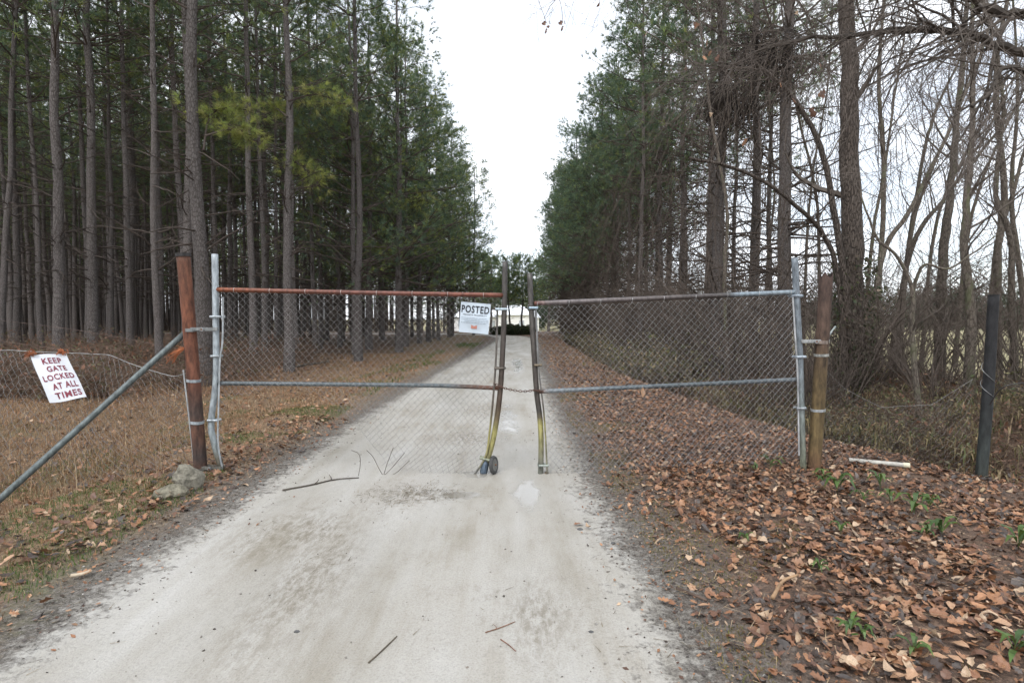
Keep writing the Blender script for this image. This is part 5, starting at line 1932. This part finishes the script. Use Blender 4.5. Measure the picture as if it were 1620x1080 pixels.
fab = fabric(sag_surf, 46, 15, .0022, (.25, .245, .24), None, .006, 8)
tag(fab.obj('wire_mesh', MAT['wire'], sf), kind='stuff')
us = np.linspace(0, 1, 60)
MB().tubes(sag_surf(us, np.zeros(60)) + np.array([0, 0, .006]), .0035, 4, (.30, .31, .31)).obj('top_wire', MAT['wire'], sf)
for zz, yy in ((1.62, .9), (1.40, .7)):
    MB().tubes(curve([(-3.36, GYD + .05, zz - .35), (-5, GYD + yy * .5, zz - .12), (-7.4, GYD + yy, zz + .1)], 24), .0022, 3, (.13, .085, .07)).obj('strand_wire', MAT['wire'], sf)

# torn fence between jagged and dark posts
tf = empty('torn_fence', (4.1, 5.95, gz(4.1, 5.95)), 'torn rusty chain-link fence drooping between jagged post and dark post', 'fence')


def torn_surf(u, v):
    u, v = np.atleast_1d(u), np.atleast_1d(v)
    x = 3.2 + 1.75 * u
    y = GYD + .02 + .22 * u + .25 * np.sin(np.pi * u) * (1 - v)
    zt = np.interp(u, [0, .2, .5, .8, 1], [1.12, .86, .62, .66, .95])
    zb = H(x, y)
    z = zt * (1 - v) + (zb - .02) * v
    return np.stack([x, y, z], -1)


fab = fabric(torn_surf, 24, 13, .0019, (.16, .15, .14), None, .006, 12)
tag(fab.obj('wire_mesh', MAT['wire'], tf), kind='stuff')
MB().tubes(torn_surf(np.linspace(0, 1, 30), np.zeros(30)), .003, 4, (.2, .19, .18)).obj('top_wire', MAT['wire'], tf)
# curl of wire beyond the dark post
tc_ = empty('wire_curl', tuple(unp(1590, 640, 6.0)), 'loose arching curl of fence wire beside the dark post', 'wire')
MB().tubes(curve([unp(1566, 640, 6.05), unp(1580, 618, 5.95), unp(1600, 608, 5.9), unp(1640, 606, 5.9), unp(1680, 625, 5.9)], 20), .006, 5, (.05, .045, .045)).obj('strand', MAT['wire'], tc_)


# ------------------------------------------------------------------ signs
def text_mesh(txt, size, bold, mat, col, sx=1.0):
    cu = bpy.data.curves.new('lettering', 'FONT')
    cu.body = txt
    cu.size = size
    cu.offset = bold * 1.35
    cu.align_x = 'CENTER'
    cu.resolution_u = 3
    cu.space_character = 1.14
    to = bpy.data.objects.new('lettering_source', cu)
    COL.objects.link(to)
    dg = bpy.context.evaluated_depsgraph_get()
    me = bpy.data.meshes.new_from_object(to.evaluated_get(dg))
    bpy.data.objects.remove(to)
    n_ = len(me.vertices)
    at = me.attributes.new('col', 'FLOAT_COLOR', 'POINT')
    at.data.foreach_set('color', np.tile(np.array([*col, 1], np.float32), n_))
    me.materials.clear()
    me.materials.append(mat)
    co = np.empty(n_ * 3, np.float32)
    me.vertices.foreach_get('co', co)
    co = co.reshape(-1, 3)
    co[:, 0] *= sx
    me.vertices.foreach_set('co', co.ravel())
    me.update()
    return me, co


def sign(name, label, tl, tr, bl, lines, paint, ink, size_u=None, thick=.003, rot_col=None):
    """a flat plate from three corners; lines: (text, centre u, baseline v, height, width)"""
    U, V = tr - tl, bl - tl
    w_, h_ = np.linalg.norm(U), np.linalg.norm(V)
    ux = U / w_
    vy = -(V - ux * (V @ ux))
    vy /= np.linalg.norm(vy)
    nz = np.cross(ux, vy)
    M = Matrix(((ux[0], vy[0], nz[0], tl[0]), (ux[1], vy[1], nz[1], tl[1]), (ux[2], vy[2], nz[2], tl[2]), (0, 0, 0, 1)))
    o = bpy.data.objects.new(name, None)
    COL.objects.link(o)
    o.matrix_world = M
    tag(o, label, 'sign')
    nxx, nyy = 14, 14
    uu, vv = np.meshgrid(np.linspace(0, 1, nxx), np.linspace(0, 1, nyy), indexing='ij')

    def warp(x, y):
        return .012 * np.sin(x / w_ * 5.0 + y / h_ * 3) + .006 * np.sin(y / h_ * 8)
    xs, ys = (uu * w_).ravel(), (-vv * h_).ravel()
    zs = warp(xs, ys)
    i, j = np.meshgrid(np.arange(nxx - 1), np.arange(nyy - 1), indexing='ij')
    i, j = i.ravel(), j.ravel()
    q = np.stack([i * nyy + j, i * nyy + j + 1, (i + 1) * nyy + j + 1, (i + 1) * nyy + j], -1)
    m_ = MB()
    m_.add(np.stack([xs, ys, zs], -1), q, paint)
    m_.add(np.stack([xs, ys, zs - thick], -1), q[:, ::-1], tuple(c * .7 for c in paint))
    pl_ = m_.mesh('plate', MAT['paint'], True)
    mesh_obj('plate', pl_, o)
    for t_ in lines:
        txt, cu_, bv, hh, ww = t_
        me, co = text_mesh(txt, 1.0, .018 if hh > .03 else .0, MAT['paint'], ink)
        mn, mx = co.min(0), co.max(0)
        co[:, 0] = (co[:, 0] - (mn[0] + mx[0]) / 2) / (mx[0] - mn[0]) * ww + cu_ * w_
        co[:, 1] = (co[:, 1] - mn[1]) / (mx[1] - mn[1]) * hh - bv * h_
        co[:, 2] = warp(co[:, 0], co[:, 1]) + .004
        me.vertices.foreach_set('co', co.ravel())
        me.update()
        mesh_obj('lettering', me, o)
    return o, w_, h_, warp


Yk = 5.55
s1 = 38 / F * Yk
tl = unp(48, 563, Yk)
tr_ = unp(105, 558, Yk + s1)
bl = unp(80, 636, Yk - s1)
INKR = (.16, .012, .03)
wk = np.linalg.norm(tr_ - tl)
hk = np.linalg.norm(bl - tl)
kg, w_, h_, wp = sign('warning_sign', 'tilted white sign reading KEEP GATE LOCKED AT ALL TIMES', tl, tr_, bl,
                      [('KEEP', .50, .215, hk * .125, wk * .54), ('GATE', .54, .395, hk * .125, wk * .54), ('LOCKED', .50, .58, hk * .125, wk * .84), ('AT ALL', .57, .765, hk * .125, wk * .68), ('TIMES', .57, .945, hk * .125, wk * .70)],
                      (.55, .56, .59), INKR)
for k, (u_, v_) in enumerate(((.03, .0), (.88, .0))):
    r_k = np.random.default_rng(k)
    m_ = MB()
    for j in range(9):
        a_ = r_k.normal(0, .022, (6, 3)) + np.array([u_ * w_, .012, .01])
        m_.tubes(curve(a_, 12), .0035, 4, (.33, .12, .06))
    mesh_obj('rust_tie', m_.mesh('rust_tie', MAT['twig']), kg)
# orange twine frayed on the rusty post
fr = empty('frayed_twine', tuple(unp(290, 560, GYD - .02)), 'frayed rusty-orange twine wisp tied to the leaning hollow post', 'twine')
r_k = np.random.default_rng(12)
m_ = MB()
for j in range(26):
    a_ = unp(291, 551 + r_k.uniform(-2, 2), GYD - .06)
    e_ = unp(268 + r_k.uniform(-6, 8), 564 + r_k.uniform(-6, 12), GYD - .08 + r_k.normal(0, .02))
    m_.tubes(curve([a_, (a_ + e_) / 2 + r_k.normal(0, .012, 3) + [0, 0, .02], e_], 7), .0022, 3, (.34, .12, .055))
tag(m_.obj('strands', MAT['twig'], fr), kind='stuff')

Yp = GYD - .075
tl, tr_, bl = unp(729.5, 477, Yp), unp(776.5, 481, Yp), unp(728.5, 525, Yp)
wk, hk = np.linalg.norm(tr_ - tl), np.linalg.norm(bl - tl)
ps, w_, h_, wp = sign('posted_sign', 'square white sign headed POSTED wired to the gate mesh', tl, tr_, bl,
                      [('POSTED', .50, .345, hk * .245, wk * .93), ('PRIVATE PROPERTY', .50, .435, hk * .055, wk * .80)],
                      (.50, .57, .64), (.012, .014, .02))
r_k = np.random.default_rng(6)
bars = MB()
for row, (u0, u1) in enumerate(((.05, .95), (.05, .95), (.17, .95), (.05, .95))):
    u_ = u0
    while u_ < u1 - .03:
        L_ = r_k.uniform(.04, .10)
        bars.box(((u_ + L_ / 2) * w_, -(.50 + row * .055) * h_, wp((u_ + L_ / 2) * w_, -(.5 + row * .055) * h_) + .005), (min(L_, u1 - u_) * w_, .0042, .001), (.22, .27, .32))
        u_ += L_ + .025
tag(mesh_obj('small_print', bars.mesh('small_print', MAT['paint']), ps), kind='stuff')
lgm = MB()
lgm.add([(0.40 * w_, -.73 * h_, .007), (.60 * w_, -.73 * h_, .007), (.60 * w_, -.855 * h_, .007), (.40 * w_, -.855 * h_, .007), (.5 * w_, -.775 * h_, .007)], [[0, 3, 4], [4, 3, 2], [4, 2, 1]], (.50, .22, .17))
for v_ in lgm.v[0]:
    v_[2] = wp(v_[0], v_[1]) + .005
mesh_obj('red_emblem', lgm.mesh('red_emblem', MAT['paint']), ps)
